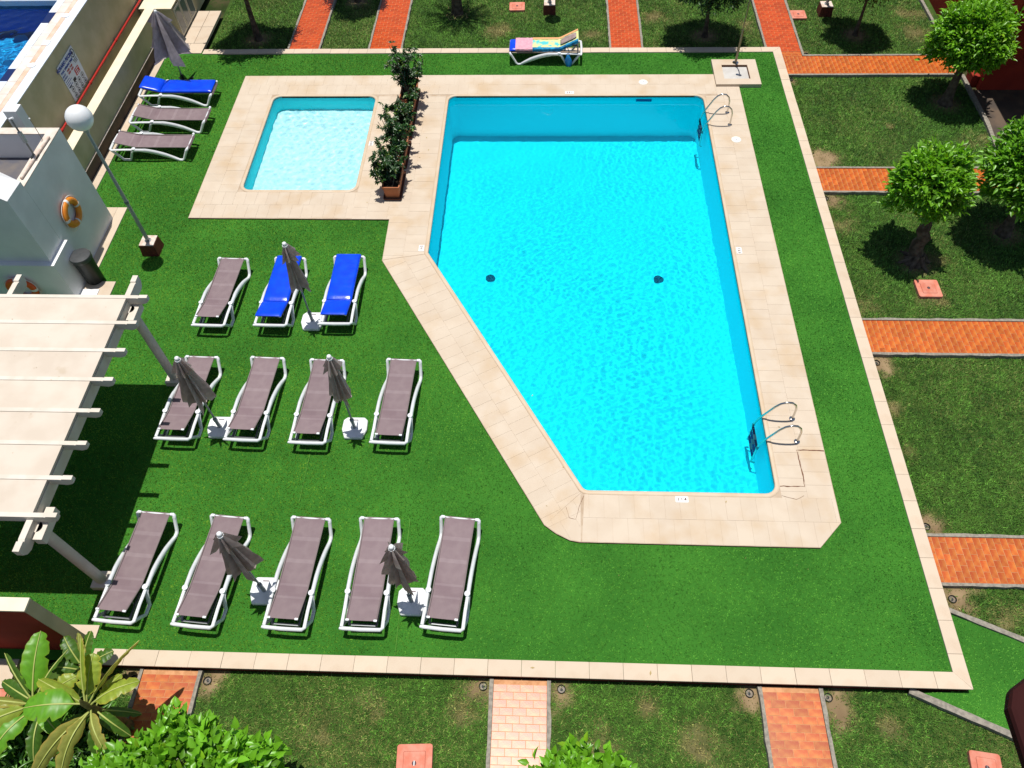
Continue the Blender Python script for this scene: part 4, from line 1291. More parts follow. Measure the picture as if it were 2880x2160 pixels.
LT = leaf_template(3, 0.35, 0.22)
def planter(y0, y1, seed, tall, bushy, plabel, flabel):
    rg = np.random.default_rng(seed)
    x = -3.69
    t = empty('planter', (x, (y0 + y1) / 2, DZ))
    tag(t, plabel, 'planter', 'terracotta planters between the pools')
    hl = (y1 - y0) / 2
    r = lambda sx, sy, z: [(a, b, z) for a, b in rounded([(sx, sy), (-sx, sy), (-sx, -sy), (sx, -sy)], 0.035, 3)]
    MB().loft([r(.165, hl - .07, 0.03), r(.195, hl - .035, 0.33), r(.215, hl - .015, 0.335), r(.215, hl - .015, 0.385), r(.190, hl - .04, 0.385), r(.180, hl - .05, 0.30)], cap=False).build('trough', 'terracotta', t, smooth=40)
    MB().loft([r(.170, hl - .065, 0.028), r(.215, hl - .01, 0.0), r(.225, hl, 0.05), r(.212, hl - .014, 0.05), r(.20, hl - .03, 0.012)], cap=True).build('saucer', 'tray_brown', t, smooth=40)
    MB().prism([(-.185, -hl + .05), (.185, -hl + .05), (.185, hl - .05), (-.185, hl - .05)], 0.28, 0.335).build('earth', 'pot_soil', t)
    pt = empty('planter_shrub', (x, (y0 + y1) / 2, DZ + 0.335))
    tag(pt, flabel, 'shrub', 'dark shrubs in the planters')
    pos, dr, ln, co = [], [], [], []
    mb = MB()
    for k in range(bushy):
        b = np.array([rg.uniform(-.10, .10), rg.uniform(-hl + .15, hl - .15), -0.02])
        h = tall * rg.uniform(0.45, 1.0)
        tip = b + np.array([rg.uniform(-.42, .36), rg.uniform(-.25, .25), h])
        mid = (b + tip) / 2 + np.array([rg.uniform(-.05, .05), rg.uniform(-.05, .05), 0.03])
        mb.tube([tuple(b), tuple(mid), tuple(tip)], [0.012, 0.009, 0.006], 5)
        for j in range(rg.integers(5, 9)):
            s = rg.uniform(0.30, 1.0)
            c = b + (tip - b) * s + rg.normal(0, 0.045, 3)
            nl = rg.integers(7, 11)
            ax = rand_dirs(1, 1.0, rg)[0]
            u = np.cross(ax, [0.3, 0.5, 0.1]); u /= np.linalg.norm(u)
            v = np.cross(ax, u)
            tone = rg.uniform(0.5, 1.25) * (1.5 if rg.random() < .16 else 1)
            for q in range(nl):
                a = 2 * PI * q / nl + rg.uniform(-.2, .2)
                d = u * math.cos(a) + v * math.sin(a) + ax * rg.uniform(-.05, .45)
                pos.append(c); dr.append(d); ln.append(rg.uniform(.075, .125))
                yel = rg.random() < 0.12
                co.append(np.array([0.11, 0.17, 0.02] if yel else [0.022, 0.072, 0.014]) * tone)
    mb.build('stems', 'bark', pt)
    pos, dr, ln, co = map(np.array, (pos, dr, ln, co))
    up = np.tile([0, 0, 1.0], (len(pos), 1)) + RNG.normal(0, .2, (len(pos), 3))
    leaves('foliage', 'leaf_dark', pos, dr, up, ln, ln * 0.42, co, pt, LT)
planter(14.27, 15.32, 1, 0.78, 22, 'terracotta trough nearest the camera in the row between the pools', 'leafy shrub in the nearest terracotta trough')
planter(15.44, 16.52, 2, 0.85, 20, 'second terracotta trough from the front between the pools', 'spreading shrub in the second trough from the front')
planter(16.62, 17.68, 3, 0.62, 14, 'third terracotta trough from the front between the pools', 'sparse low shrub in the third trough from the front')
planter(17.76, 18.80, 4, 1.25, 26, 'terracotta trough at the far end of the row between the pools', 'tallest shrub in the farthest trough')

# ------------------------------------------------------------------ pergola
pg = empty('pergola', (-8.5, 6.9, 0))
tag(pg, 'white timber pergola with solid cream roof panels and scrolled beam ends', 'pergola')
def part(mb, name, m, parent, smooth=None, bevel=0.0):
    """parts are modelled in world coordinates and moved under their root"""
    r = parent
    off = Vector((0, 0, 0))
    while r is not None:
        off += r.location
        r = r.parent
    mb.v = [(x - off.x, y - off.y, z - off.z) for x, y, z in mb.v]
    return mb.build(name, m, parent, smooth=smooth, bevel=bevel)
def scroll_beam(p0, p1, z0, z1, w, both=True):
    """beam with the moulded ends: a dropped bracket with raised nose"""
    d = (Vector(p1) - Vector(p0)); L = d.length; d.normalize(); nrm = Vector((-d.y, d.x))
    h = z1 - z0
    nose = [(0.0, h * 1.05), (0.0, h * 0.45), (0.05, h * 0.12), (0.14, -0.015), (0.24, 0.0)]
    prof = nose + ([(L - a, b) for a, b in reversed(nose)] if both else [(L, 0.0), (L, h)])
    topl = [(0.20, h * 0.98), (0.17, h * 0.92), (0.155, h * 1.05)]
    if both: prof += [(L - a, b) for a, b in topl[::-1]]
    prof += topl
    v = []
    for s in (-w / 2, w / 2):
        for a, b in prof:
            q = Vector(p0) + d * a + nrm * s
            v.append((q.x, q.y, z0 + b))
    n = len(prof)
    f = [(i, (i + 1) % n, n + (i + 1) % n, n + i) for i in range(n)] + [tuple(reversed(range(n))), tuple(range(n, 2 * n))]
    return MB().add(v, f)
def fan_fix(mb): return mb
BEAM_Y = [9.00, 8.40, 7.79, 7.18, 6.56, 5.95, 5.34, 4.72]
ZB = 2.40
for y in BEAM_Y:
    part(scroll_beam((-7.09, y), (-10.15, y), ZB - 0.15, ZB + 0.006, 0.075), 'cross_beam', 'pergola_paint', pg, bevel=0.004)
for y0, y1 in zip(BEAM_Y[:-1], BEAM_Y[1:]):
    part(MB().box(-9.80, -7.47, y1 + 0.03, y0 - 0.0425, ZB - 0.055, ZB - 0.002), 'roof_panel', 'roof_panel', pg, bevel=0.003)
for xb in (-7.522, -9.72):
    part(scroll_beam((xb, 4.17), (xb, 9.58), ZB - 0.30, ZB - 0.07, 0.10), 'long_beam', 'pergola_paint', pg, bevel=0.004)
for y0, y1 in ((4.42, 4.95), (8.62, 9.05)):
    part(MB().box(-7.45, -7.31, y0, y1, ZB - 0.36, ZB - 0.20), 'corbel', 'pergola_paint', pg, bevel=0.006)
for x in (-7.46, -9.72):
    for y in (4.62, 8.88):
        p = part(MB().lathe([(0.085, 0.0), (0.085, ZB - 0.20)], 20, (x, y, 0.0)), 'post', 'pergola_paint', pg, smooth=40)
        part(MB().box(x - .15, x + .15, y - .15, y + .15, -0.01, 0.12), 'post_base', 'pergola_paint', pg, bevel=0.006)

# ------------------------------------------------------------------ white pump block with bin and lifebuoys
wb = empty('white_block', (-10.9, 12.2, 0))
tag(wb, 'white rendered block with sunken roof and stepped pillar beside the turf', 'building')
mb = MB()
mb.box(-10.64, -10.40, 11.75, 13.64, -0.05, 2.55); mb.box(-13.2, -10.64, 13.44, 13.64, -0.05, 2.55)
mb.box(-13.2, -13.0, 11.75, 13.44, -0.05, 2.55); mb.box(-13.0, -10.64, 11.75, 11.95, -0.05, 2.55)
part(mb, 'wall', 'white_wall', wb)
mb = MB()
mb.box(-10.635, -10.398, 11.75, 13.642, 2.551, 2.575); mb.box(-13.2, -10.635, 13.43, 13.642, 2.551, 2.575)
part(mb, 'wall_coping', 'white_top', wb)
part(MB().box(-13.0, -10.64, 11.95, 13.44, 1.80, 1.95), 'sunken_roof', 'dark_floor', wb)
part(MB().add([(-13.0, 11.14, 1.07), (-10.40, 11.14, 1.07), (-10.40, 11.745, 1.07), (-13.0, 11.745, 1.07), (-13.0, 11.14, 4.6), (-10.40, 11.14, 2.72), (-10.40, 11.745, 2.70), (-13.0, 11.745, 4.9)],
              [(3, 2, 1, 0), (4, 5, 6, 7), (0, 1, 5, 4), (1, 2, 6, 5), (2, 3, 7, 6), (3, 0, 4, 7)]), 'pillar', 'white_wall', wb)
part(MB().box(-13.0, -10.29, 11.02, 11.80, -0.05, 1.075), 'lower_block', 'white_wall', wb)
part(MB().box(-10.30, -9.90, 10.2, 11.32, -0.05, 0.05), 'plinth', 'white_wall', wb, bevel=0.01)
for i, (a, b, c, d) in enumerate(((-10.40, -10.17, 11.57, 14.01), (-10.40, -9.62, 9.6, 11.565), (-10.73, -10.405, 13.65, 14.01))):
    o = MB().box(a, b, c, d, -0.01, 0.028).build('stone_slab', 'kerb_stone')
    o['kind'] = 'structure'
pp = part(MB().tube([(-10.52, 11.95, 2.61), (-10.50, 12.6, 2.61), (-10.47, 13.28, 2.61)], 0.026, 8), 'roof_pipe', 'lamp_top', wb, smooth=50)
an = empty('antenna_mast', (-10.53, 12.66, 2.575))
tag(an, 'short mast with a pale bracket on the white block roof', 'mast')
MB().tube([(0, 0, 0), (0, 0, 0.92)], 0.018, 8).build('pole', 'grey_metal', an)
MB().box(-0.035, 0.035, -0.03, 0.03, 0.36, 0.62).build('bracket', 'pole_grey', an, bevel=0.008)
MB().tube([(-0.03, 0, 0.91), (0.05, 0.02, 0.93)], 0.022, 8).build('head', 'base_plastic', an)
MB().box(-0.07, 0.07, -0.06, 0.06, 0.0, 0.035).build('foot', 'black_plastic', an)
rd = empty('antenna_rod', (-10.62, 13.25, 2.575))
tag(rd, 'thin rod with a white tip on the white block roof', 'rod')
MB().tube([(0, 0, 0), (0, 0, 0.50)], 0.007, 6).build('rod', 'bronze_steel', rd)
MB().lathe([(0.016, 0.0), (0.018, 0.02), (0, 0.035)], 8, (0, 0, 0.49)).build('tip', 'base_plastic', rd)
o = MB().box(-11.85, -11.55, 14.15, 14.42, 0.0, 2.62).build('white_post', 'white_wall', bevel=0.01)
tag(o, 'short white post standing behind the white block', 'post')

def lifebuoy(c, R, axis, m, label):
    t = empty('lifebuoy', c)
    tag(t, label, 'lifebuoy', 'lifebuoys on the white block')
    if axis == 'x': U, V, W = Vector((0, 1, 0)), Vector((0, 0, 1)), Vector((1, 0, 0))
    else: U, V, W = Vector((1, 0, 0)), Vector((0, 0, 1)), Vector((0, -1, 0))
    def tor(r0, rx, rz_, a0, a1, n, closed, grow=0.0):
        rings = []
        for i in range(n + (0 if closed else 1)):
            a = a0 + (a1 - a0) * i / n
            d = U * math.cos(a) + V * math.sin(a)
            rings.append([tuple(d * (r0 + (rx + grow) * math.cos(2 * PI * k / 12)) + W * ((rz_ + grow) * math.sin(2 * PI * k / 12))) for k in range(12)])
        if closed: rings.append(rings[0])
        return MB().loft(rings, cap=not closed)
    rm = R - 0.078
    tor(rm, 0.078, 0.055, 0, 2 * PI, 40, True).build('ring', m, t, smooth=80)
    for k in range(4):
        a = PI / 2 * k
        tor(rm, 0.078, 0.055, a - 0.10, a + 0.10, 4, False, 0.003).build('band', 'rope_white', t, smooth=80)
    for k in range(4):
        a0, a1 = PI / 2 * k + 0.12, PI / 2 * (k + 1) - 0.12
        pts = []
        for i in range(9):
            a = a0 + (a1 - a0) * i / 8
            rr = R + 0.01 + 0.045 * math.sin(PI * i / 8)
            q = (U * math.cos(a) + V * math.sin(a)) * rr + Vector((0, 0, -0.03 * math.sin(PI * i / 8)))
            pts.append(tuple(q))
        MB().tube(pts, 0.007, 6).build('rope', 'rope_white', t)
    return t
lifebuoy((-10.335, 12.45, 1.27), 0.335, 'x', 'buoy_orange', 'orange lifebuoy with white bands on the side wall of the white block')
lifebuoy((-11.30, 10.955, 0.42), 0.335, 'y', 'buoy_red', 'red lifebuoy mostly hidden behind the pergola roof')

bn = empty('litter_bin', (-10.10, 11.62, 0.028))
tag(bn, 'black plastic litter bin with grey lid at the foot of the white block', 'bin')
MB().lathe([(0.17, 0.0), (0.185, 0.02), (0.205, 0.60), (0.215, 0.62), (0.215, 0.68), (0.195, 0.70)], 28).build('drum', 'black_plastic', bn, smooth=40)
MB().lathe([(0.225, 0.66), (0.23, 0.74), (0.22, 0.765), (0.10, 0.785), (0.0, 0.79)], 28).build('lid', 'bin_lid', bn, smooth=40)
MB().box(-0.26, -0.20, -0.05, 0.05, 0.70, 0.73).build('handle', 'bin_lid', bn, bevel=0.006)

# ------------------------------------------------------------------ low wall and raised terrace with second pool
lw = empty('low_wall', (-11.52, 17.5, 0))
tag(lw, 'low cream wall with a cap coloured as sunlit and dark plinth behind the loungers', 'wall')
part(MB().box(-11.65, -11.392, 14.0, 21.38, 0.36, 0.985), 'wall_body', 'cream_shaded', lw)
part(MB().box(-11.66, -11.385, 14.0, 21.38, 0.986, 1.0), 'cap', 'cream_lit', lw, bevel=0.004)
part(MB().box(-11.65, -11.405, 14.0, 21.38, -0.02, 0.358), 'plinth', 'dark_plinth', lw)
part(MB().tube([(-11.375, 14.0, 0.365), (-11.375, 20.6, 0.365)], 0.016, 8), 'cable_conduit', 'lamp_top', lw, smooth=50)

tr = empty('raised_terrace', (-12.3, 18, 0))
tag(tr, 'raised cream terrace wall carrying the second pool', 'terrace')
ZT = 2.37
part(MB().box(-12.66, -11.95, 13.66, 26, -0.1, ZT - 0.02), 'retaining_wall', 'cream_shaded', tr)
part(MB().box(-12.18, -11.94, 13.66, 26, ZT - 0.018, ZT), 'rim', 'pale_band', tr)
part(MB().box(-12.30, -12.182, 13.66, 26, ZT - 0.018, ZT + 0.002), 'peach_band', 'peach_band', tr)
k = 0
y = 13.66
while y < 25.5:
    l = 0.5
    part(MB().box(-12.52, -12.304, y + .003, y + l - .003, ZT - 0.018, ZT + 0.002 + random.uniform(-.002, .002)), 'tile', 'beige_band', tr)
    part(MB().box(-12.72, -12.523, y + .003, y + l - .003, ZT - 0.06, ZT + 0.004 + random.uniform(-.002, .002)), 'coping', 'navy_tile' if abs(y - 18.16) < 0.05 or abs(y - 15.66) < .05 else 'pale_band', tr)
    y += l
part(MB().box(-18.5, -12.66, 19.3, 26, ZT - 1.8, ZT), 'far_deck', 'beige_band', tr)
for x, y in ((-12.22, 18.5), (-12.20, 16.3)):
    part(MB().lathe([(0.10, 0.0), (0.10, 0.012), (0.0, 0.014)], 18, (x, y, ZT + 0.002)), 'skimmer_lid', 'base_plastic', tr)
part(MB().box(-12.32, -12.14, 17.15, 17.37, ZT + 0.002, ZT + 0.012), 'skimmer_lid', 'base_plastic', tr)
up = empty('upper_pool', (-15.5, 16.5, 0))
up['kind'] = 'structure'
zf = ZT - 2.1
mb = MB()
mb.add([(-18.5, 13.0, zf), (-12.70, 13.0, zf), (-12.70, 19.3, zf), (-18.5, 19.3, zf)], [(0, 1, 2, 3)])
part(mb, 'pool_floor', 'deep_floor', up).cycles.is_caustics_receiver = True
mb = MB()
mb.add([(-18.5, 19.28, zf + .28), (-12.70, 19.28, zf + .28), (-12.70, 19.28, ZT - .36), (-18.5, 19.28, ZT - .36)], [(0, 1, 2, 3)])
mb.add([(-12.705, 13.0, zf), (-12.705, 19.3, zf), (-12.705, 19.3, ZT - .02), (-12.705, 13.0, ZT - .02)], [(0, 1, 2, 3)])
mb.add([(-18.5, 13.0, zf), (-12.70, 13.0, zf), (-12.70, 13.0, ZT - .02), (-18.5, 13.0, ZT - .02)], [(0, 1, 2, 3)])
part(mb, 'pool_wall', 'deep_wall', up).cycles.is_caustics_receiver = True
mb = MB()
mb.box(-18.5, -12.71, 19.26, 19.29, zf, zf + .28); mb.box(-18.5, -12.71, 19.26, 19.29, ZT - .36, ZT - .16)
part(mb, 'dark_band', 'navy_tile', up)
part(MB().box(-18.5, -12.71, 19.265, 19.29, ZT - .16, ZT - .01), 'waterline_band', 'pale_band', up)
water('upper_pool_water', [(-12.705, 13.02), (-12.705, 19.28), (-16.5, 19.28), (-16.5, 13.02)], ZT - 0.14, 0.05, 0.8, 15)
o = empty('fire_pipe', (-11.93, 17, 1.02)); tag(o, 'red pipe running along the foot of the terrace wall', 'pipe')
part(MB().tube([(-11.90, 13.7, 1.05), (-11.90, 25, 1.05)], 0.030, 10), 'pipe', 'red_pipe', o, smooth=50)
for y in (15.6, 17.6, 19.6):
    part(MB().tube([(-11.90, y, 1.05), (-11.90, y + .06, 1.05)], 0.042, 10), 'coupling', 'red_pipe', o, smooth=50)
part(MB().box(-11.95, -11.66, 13.7, 21.4, -0.1, 0.55), 'ledge', 'cream_shaded', tr)

# rules sign on the terrace wall (reads along the wall, facing the pools)
sg = empty('rules_sign', (-11.944, 17.2, 1.56), 0)
tag(sg, 'white pool rules sign with blue heading and pictograms on the terrace wall', 'sign')
def sbox(name, m, a0, a1, b0, b1, th=0.003, parent=sg, base=0.012):
    MB().box(base, base + th, a0, a1, b0, b1).build(name, m, parent)
SR = (PI / 2, 0, PI / 2)
MB().add([(x, y, z) for x in (0.0, 0.012) for y, z in ((-0.48, 0.47), (0.48, 0.50), (0.50, 0.12), (0.47, -0.42), (-0.46, -0.46))],
         [(4, 3, 2, 1, 0), (5, 6, 7, 8, 9)] + [(i, (i + 1) % 5, 5 + (i + 1) % 5, 5 + i) for i in range(5)]).build('panel', 'sign_white', sg)
text_mesh('lettering', 'HORARIO PISCINA', 0.115, 'sign_blue', sg, (0.016, -0.09, 0.39), SR, 0.006)
text_mesh('lettering', 'POOL OPENING TIMES', 0.070, 'sign_blue', sg, (0.016, -0.09, 0.275), SR, 0.004)
text_mesh('lettering', 'VERANO', 0.05, 'sign_blue', sg, (0.016, -0.38, 0.19), SR, 0.002)
text_mesh('lettering', '10.00 - 19.00', 0.06, 'sign_red', sg, (0.016, -0.02, 0.19), SR, 0.004)
text_mesh('lettering', 'INVIERNO', 0.05, 'sign_blue', sg, (0.016, -0.36, 0.12), SR, 0.002)
text_mesh('lettering', '10.00 - 18.00', 0.06, 'sign_red', sg, (0.016, -0.02, 0.12), SR, 0.004)
rb = MB().box(0.012, 0.015, 0.10, 0.34, -0.10, 0.06).build('red_panel', 'sign_red', sg)
for i, z in enumerate((0.03, -0.02, -0.07)):
    sbox('text_line', 'sign_white', 0.13, 0.13 + (0.18, 0.14, 0.17)[i], z - 0.010, z + 0.010, 0.004, sg, 0.0135)
for i in range(4):
    sbox('text_line', 'sign_blue', -0.44, -0.44 + (0.22, 0.3, 0.18, 0.26)[i], 0.05 - i * 0.05 - .006, 0.05 - i * 0.05 + .006)
def picto(y, z, r, glyph):
    ring = []
    n = 20
    v = [(0.0155, y + q * math.cos(2 * PI * k / n), z + q * math.sin(2 * PI * k / n)) for q in (r, r * .80) for k in range(n)]
    MB().add(v, [(k, (k + 1) % n, n + (k + 1) % n, n + k) for k in range(n)]).build('pictogram_ring', 'sign_black', sg)
    mb = MB()
    if glyph % 3 == 0: mb.box(0.013, 0.016, y - r * .12, y + r * .12, z - r * .5, z + r * .5).box(0.013, 0.0163, y - r * .45, y + r * .45, z - r * .1, z + r * .12)
    elif glyph % 3 == 1: mb.box(0.013, 0.016, y - r * .45, y + r * .45, z - r * .3, z - r * .05).box(0.013, 0.016, y - r * .1, y + r * .3, z, z + r * .4)
    else: mb.box(0.013, 0.016, y - r * .3, y + r * .35, z - r * .35, z + r * .35)
    mb.build('pictogram', 'sign_black', sg)
picto(0.37, 0.36, 0.105, 0)
for i in range(3):
    sbox('text_line', 'grey_metal', 0.26 + .02 * i, 0.46, 0.215 - i * .038 - .008, 0.215 - i * .038 + .008)
for i in range(4):
    picto(-0.30 + i * 0.21, -0.215, 0.075, i)
    picto(-0.30 + i * 0.21, -0.375, 0.070, i + 1)
mb = MB().box(0.012, 0.0155, -0.40, -0.28, -0.13, -0.10).box(0.012, 0.0155, -0.12, 0.02, -0.14, -0.06)
mb.build('drawing', 'sign_black', sg)

# cream cabinet at the far end of the low wall
cb = empty('cream_cabinet', (-11.4, 23, 0))
tag(cb, 'flat roofed cream cabinet with grey louvred doors at the far left', 'cabinet')
part(MB().box(-11.85, -10.93, 21.42, 25, -0.05, 0.945), 'body', 'cream_shaded', cb)
part(MB().box(-11.87, -10.91, 21.40, 25, 0.946, 0.975), 'roof_slab', 'cream_lit', cb, bevel=0.005)
for y0 in (21.52, 22.0, 22.48):
    d = part(MB().box(-10.93, -10.905, y0, y0 + 0.44, 0.06, 0.88), 'door', 'door_frame', cb, bevel=0.004)
    part(MB().box(-10.908, -10.900, y0 + 0.05, y0 + 0.39, 0.12, 0.82), 'door_panel', 'door_glass', cb)
for a, b, c, d in ((-11.1, -10.62, 20.68, 21.2), (-10.62, -10.16, 20.68, 21.2), (-10.905, -10.53, 21.205, 22.1), (-10.525, -10.16, 21.205, 22.1), (-10.905, -10.53, 22.105, 23.02), (-10.525, -10.16, 22.105, 23.02)):
    o = MB().box(a + .003, b - .003, c + .003, d - .003, -0.06, 0.026 + random.uniform(-.002, .002)).build('stone_slab', 'kerb_stone', bevel=0.003)
    o['kind'] = 'structure'

# ------------------------------------------------------------------ red walls and buildings
rw = empty('garden_wall', (-8.5, 3.55, 0))
tag(rw, 'dark red garden wall with cream top and end at the lower left', 'wall')
part(MB().box(-12.0, -7.345, 3.46, 3.64, -0.25, 1.88), 'wall_body', 'red_wall', rw)
part(MB().box(-7.344, -7.325, 3.455, 3.645, -0.25, 1.885), 'end_face', 'cream_shaded', rw)
part(MB().box(-12.0, -7.325, 3.45, 3.65, 1.886, 1.925), 'cap', 'cream_lit', rw, bevel=0.004)
o = MB().prism([(-7.90, 3.66), (-7.27, 3.66), (-7.27, 3.87), (-7.90, 3.87)], -0.01, 0.03).build('stone_slab', 'kerb_stone'); o['kind'] = 'structure'
o = MB().box(-9.6, -8.45, 2.86, 3.42, -0.25, -0.06).build('stone_step', 'kerb_stone'); o['kind'] = 'structure'
o = MB().box(-9.6, -8.40, 2.2, 2.855, -0.25, -0.10).build('red_step', 'pink_cover'); o['kind'] = 'structure'

rbd = empty('red_building', (13.5, 21, 0))
tag(rbd, 'dark red building with unseen shading overhang beyond the trees on the right', 'building')
part(MB().box(11.75, 17, 19.08, 27, -0.3, 3.0), 'ground_wall', 'red_wall', rbd)
part(MB().box(11.95, 17, 16.2, 27, 3.0, 6.0), 'shade_overhang', 'red_wall', rbd)  # unseen overhang, extended left to shade the soil bed
part(MB().box(11.93, 17, 16.18, 27, 2.9, 3.0), 'ledge', 'cream_lit', rbd)
part(MB().box(11.55, 11.75, 19.25, 19.6, -0.25, 0.12), 'step', 'red_wall', rbd, bevel=0.01)
flat('soil_bed', [(11.56, 12.0), (18, 12.0), (18, 19.08), (11.56, 19.08)], [], LAWN_Z + 0.02, 'dark_plinth')['kind'] = 'structure'  # soil coloured dark to carry the shadow under the overhang

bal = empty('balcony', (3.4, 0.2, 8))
tag(bal, 'red balcony parapet corner coloured as in shade close at the lower right edge', 'balcony')
part(MB().prism([(2.58, -0.8), (4.5, -0.8), (4.5, 1.75), (3.1, 1.40), (2.75, 1.26), (2.62, 1.18), (2.575, 1.08)], 7.9, 8.0), 'parapet', 'red_wall_shade', bal, bevel=0.03)

# ------------------------------------------------------------------ trees and shrubs
def crown(parent, c, rx, ry, rz, n_clump, per, size, tone, seed, m='leaf', bottom=-0.55, aspect=0.46, dark=0.34):
    """leaf clumps through the crown's volume, most of them near its skin"""
    rg = np.random.default_rng(seed)
    d = rg.normal(size=(n_clump * 3, 3))
    d /= np.linalg.norm(d, axis=1, keepdims=True)
    d = d[d[:, 2] > bottom][:n_clump]
    n_clump = len(d)
    rr = rg.uniform(0.20, 1.0, n_clump) ** 0.50
    lump = 1 + 0.16 * np.sin(d[:, 0] * 5 + seed) * np.cos(d[:, 1] * 4 + seed) + rg.normal(0, 0.05, n_clump)
    cl = d * (rr * lump)[:, None] * np.array([rx, ry, rz])
    pos = np.repeat(cl, per, 0) + rg.normal(0, 0.075, (n_clump * per, 3))
    out = np.repeat(d, per, 0)
    dirs = out * 0.7 + rg.normal(0, 0.55, (n_clump * per, 3)) + np.array([0, 0, 0.30])
    upv = np.tile([0, 0, 1.0], (len(pos), 1)) + rg.normal(0, 0.35, (len(pos), 3))
    ln = size * rg.uniform(0.65, 1.25, len(pos))
    k = np.clip(0.5 + rg.normal(0, 0.26, len(pos)) + 0.25 * (np.repeat(rr, per) - 0.85) * 3, 0, 1)[:, None]  # inner leaves toned darker, shade inside the crown put into the colour
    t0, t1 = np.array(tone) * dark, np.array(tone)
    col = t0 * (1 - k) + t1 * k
    yel = (rg.random(len(pos)) < 0.05)[:, None]
    col = np.where(yel, col * np.array([1.5, 1.15, 0.9]), col)
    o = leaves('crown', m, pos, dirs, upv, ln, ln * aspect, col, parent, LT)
    o.location = c
    return o

def tree(name, tr, cc, rx, rz, label, cat='tree', group=None, tr_r=0.075, leafs=(150, 26), size=0.10, tone=(0.13, 0.32, 0.025), seed=1, gnarl=0.0, m='leaf', zb=LAWN_Z, limbs=6, bottom=-0.55):
    t = empty(name, (tr[0], tr[1], zb))
    tag(t, label, cat, group)
    rg = random.Random(seed)
    c = Vector((cc[0] - tr[0], cc[1] - tr[1], cc[2] - zb))
    fork = c * 0.42
    fork.z = max(0.35, c.z - rz * 0.85)
    mb = MB()
    pts, rs = [], []
    for i in range(8):
        u = i / 7
        p = fork * u
        p.z = fork.z * u - 0.04 * (1 - u)
        p += Vector((rg.uniform(-1, 1), rg.uniform(-1, 1), 0)) * gnarl * 0.05
        pts.append(tuple(p))
        rs.append(tr_r * (1.55 - 0.75 * u ** 0.5 + (0.5 * (1 - u) ** 6)) * (1 + gnarl * rg.uniform(-.15, .2)))
    mb.tube(pts, rs, 10)
    if gnarl:
        for k in range(6):
            a = 2 * PI * k / 6 + rg.uniform(-.3, .3)
            q = Vector((math.cos(a), math.sin(a), 0))
            mb.tube([tuple(q * tr_r * .6 + Vector((0, 0, .22))), tuple(q * tr_r * 1.6 + Vector((0, 0, .06))), tuple(q * tr_r * rg.uniform(2.6, 3.6) + Vector((0, 0, -.03)))], [tr_r * .5, tr_r * .42, tr_r * .2], 7)
    for k in range(limbs):
        a = 2 * PI * k / limbs + rg.uniform(-.4, .4)
        q = Vector((math.cos(a) * rx * .62, math.sin(a) * rx * .62, rz * rg.uniform(.0, .45)))
        e = c + q
        mid = fork * .45 + e * .55 + Vector((0, 0, -.06))
        mb.tube([tuple(fork - Vector((0, 0, .05))), tuple(mid), tuple(e)], [tr_r * .55, tr_r * .36, tr_r * .16], 7)
    mb.build('trunk', 'bark', t, smooth=60)
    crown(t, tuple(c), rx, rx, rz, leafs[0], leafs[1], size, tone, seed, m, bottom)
    return t
LIME = (0.215, 0.50, 0.028)
D = {q[0]: q for q in TREES}
GT = 'round clipped trees on the lawns'
def T_(k, label, **kw):
    _, tr_, cc_, rx_, rz_ = D[k]
    return tree('tree', tr_, cc_, rx_, rz_, label, group=GT, **kw)
T_('t2', 'small gnarled tree with lime crown behind the pink cover', seed=3, gnarl=1.0, tr_r=0.13, leafs=(400, 24), size=0.135, tone=LIME, limbs=9)
T_('t1', 'large lime crowned tree in front of the dark red building', seed=5, tr_r=0.11, leafs=(620, 26), size=0.13, tone=LIME, limbs=7)
T_('t3', 'lime crowned tree at the right edge beside the gnarled tree', seed=7, tr_r=0.10, leafs=(560, 24), size=0.14, tone=(0.18, 0.45, 0.028))
T_('t4', 'slim tree with dry brownish crown on the far right lawn', seed=9, tr_r=0.045, leafs=(800, 26), size=0.08, tone=(0.13, 0.14, 0.03))
T_('t5', 'tree with fine grey green crown on the lawn behind the shower', seed=11, tr_r=0.055, leafs=(1100, 30), size=0.08, tone=(0.06, 0.13, 0.035), m='leaf_dark')
T_('t7', 'slim trunked tree on the lawn at the far left', seed=13, tr_r=0.07, leafs=(900, 26), size=0.09, tone=(0.05, 0.13, 0.02), m='leaf_dark')
T_('t8', 'tree between the two left far paths', seed=15, tr_r=0.06, leafs=(420, 26), size=0.085, tone=(0.07, 0.10, 0.02), m='leaf_dark')

# palm on the far lawn
pm = empty('palm_tree', (-2.80, 23.16, LAWN_Z))
tag(pm, 'thick trunked palm on the far lawn right of the second path', 'palm')
MB().tube([(0, 0, -.03), (0, .02, .5), (-.02, .03, 1.2), (-.02, .03, 2.0)], [0.19, 0.15, 0.13, 0.12], 14).build('trunk', 'bark', pm, smooth=60)
rg = np.random.default_rng(4)
pos, dr, ln, co = [], [], [], []
for k in range(26):
    a = 2 * PI * k / 26 * 2.4
    e = rg.uniform(-.25, .9)
    R = 1.0 + rg.uniform(-.1, .1)
    for s in np.linspace(0.12, 1, 22):
        p = np.array([math.cos(a) * R * s, math.sin(a) * R * s, 2.0 + e * s - 0.75 * s * s])
        for sd in (-1, 1):
            pos.append(p + [-.02, .03, 0])
            dr.append([math.cos(a + sd * 1.0), math.sin(a + sd * 1.0), -.25])
            ln.append(0.24 * (1.1 - 0.6 * s)); co.append(np.array([0.05, 0.12, 0.02]) * rg.uniform(.6, 1.2))
leaves('crown', 'leaf_dark', np.array(pos), np.array(dr), np.tile([0, 0, 1.0], (len(pos), 1)), np.array(ln), np.array(ln) * .16, np.array(co), pm, LT)
rgd = random.Random(3)
mb = MB()
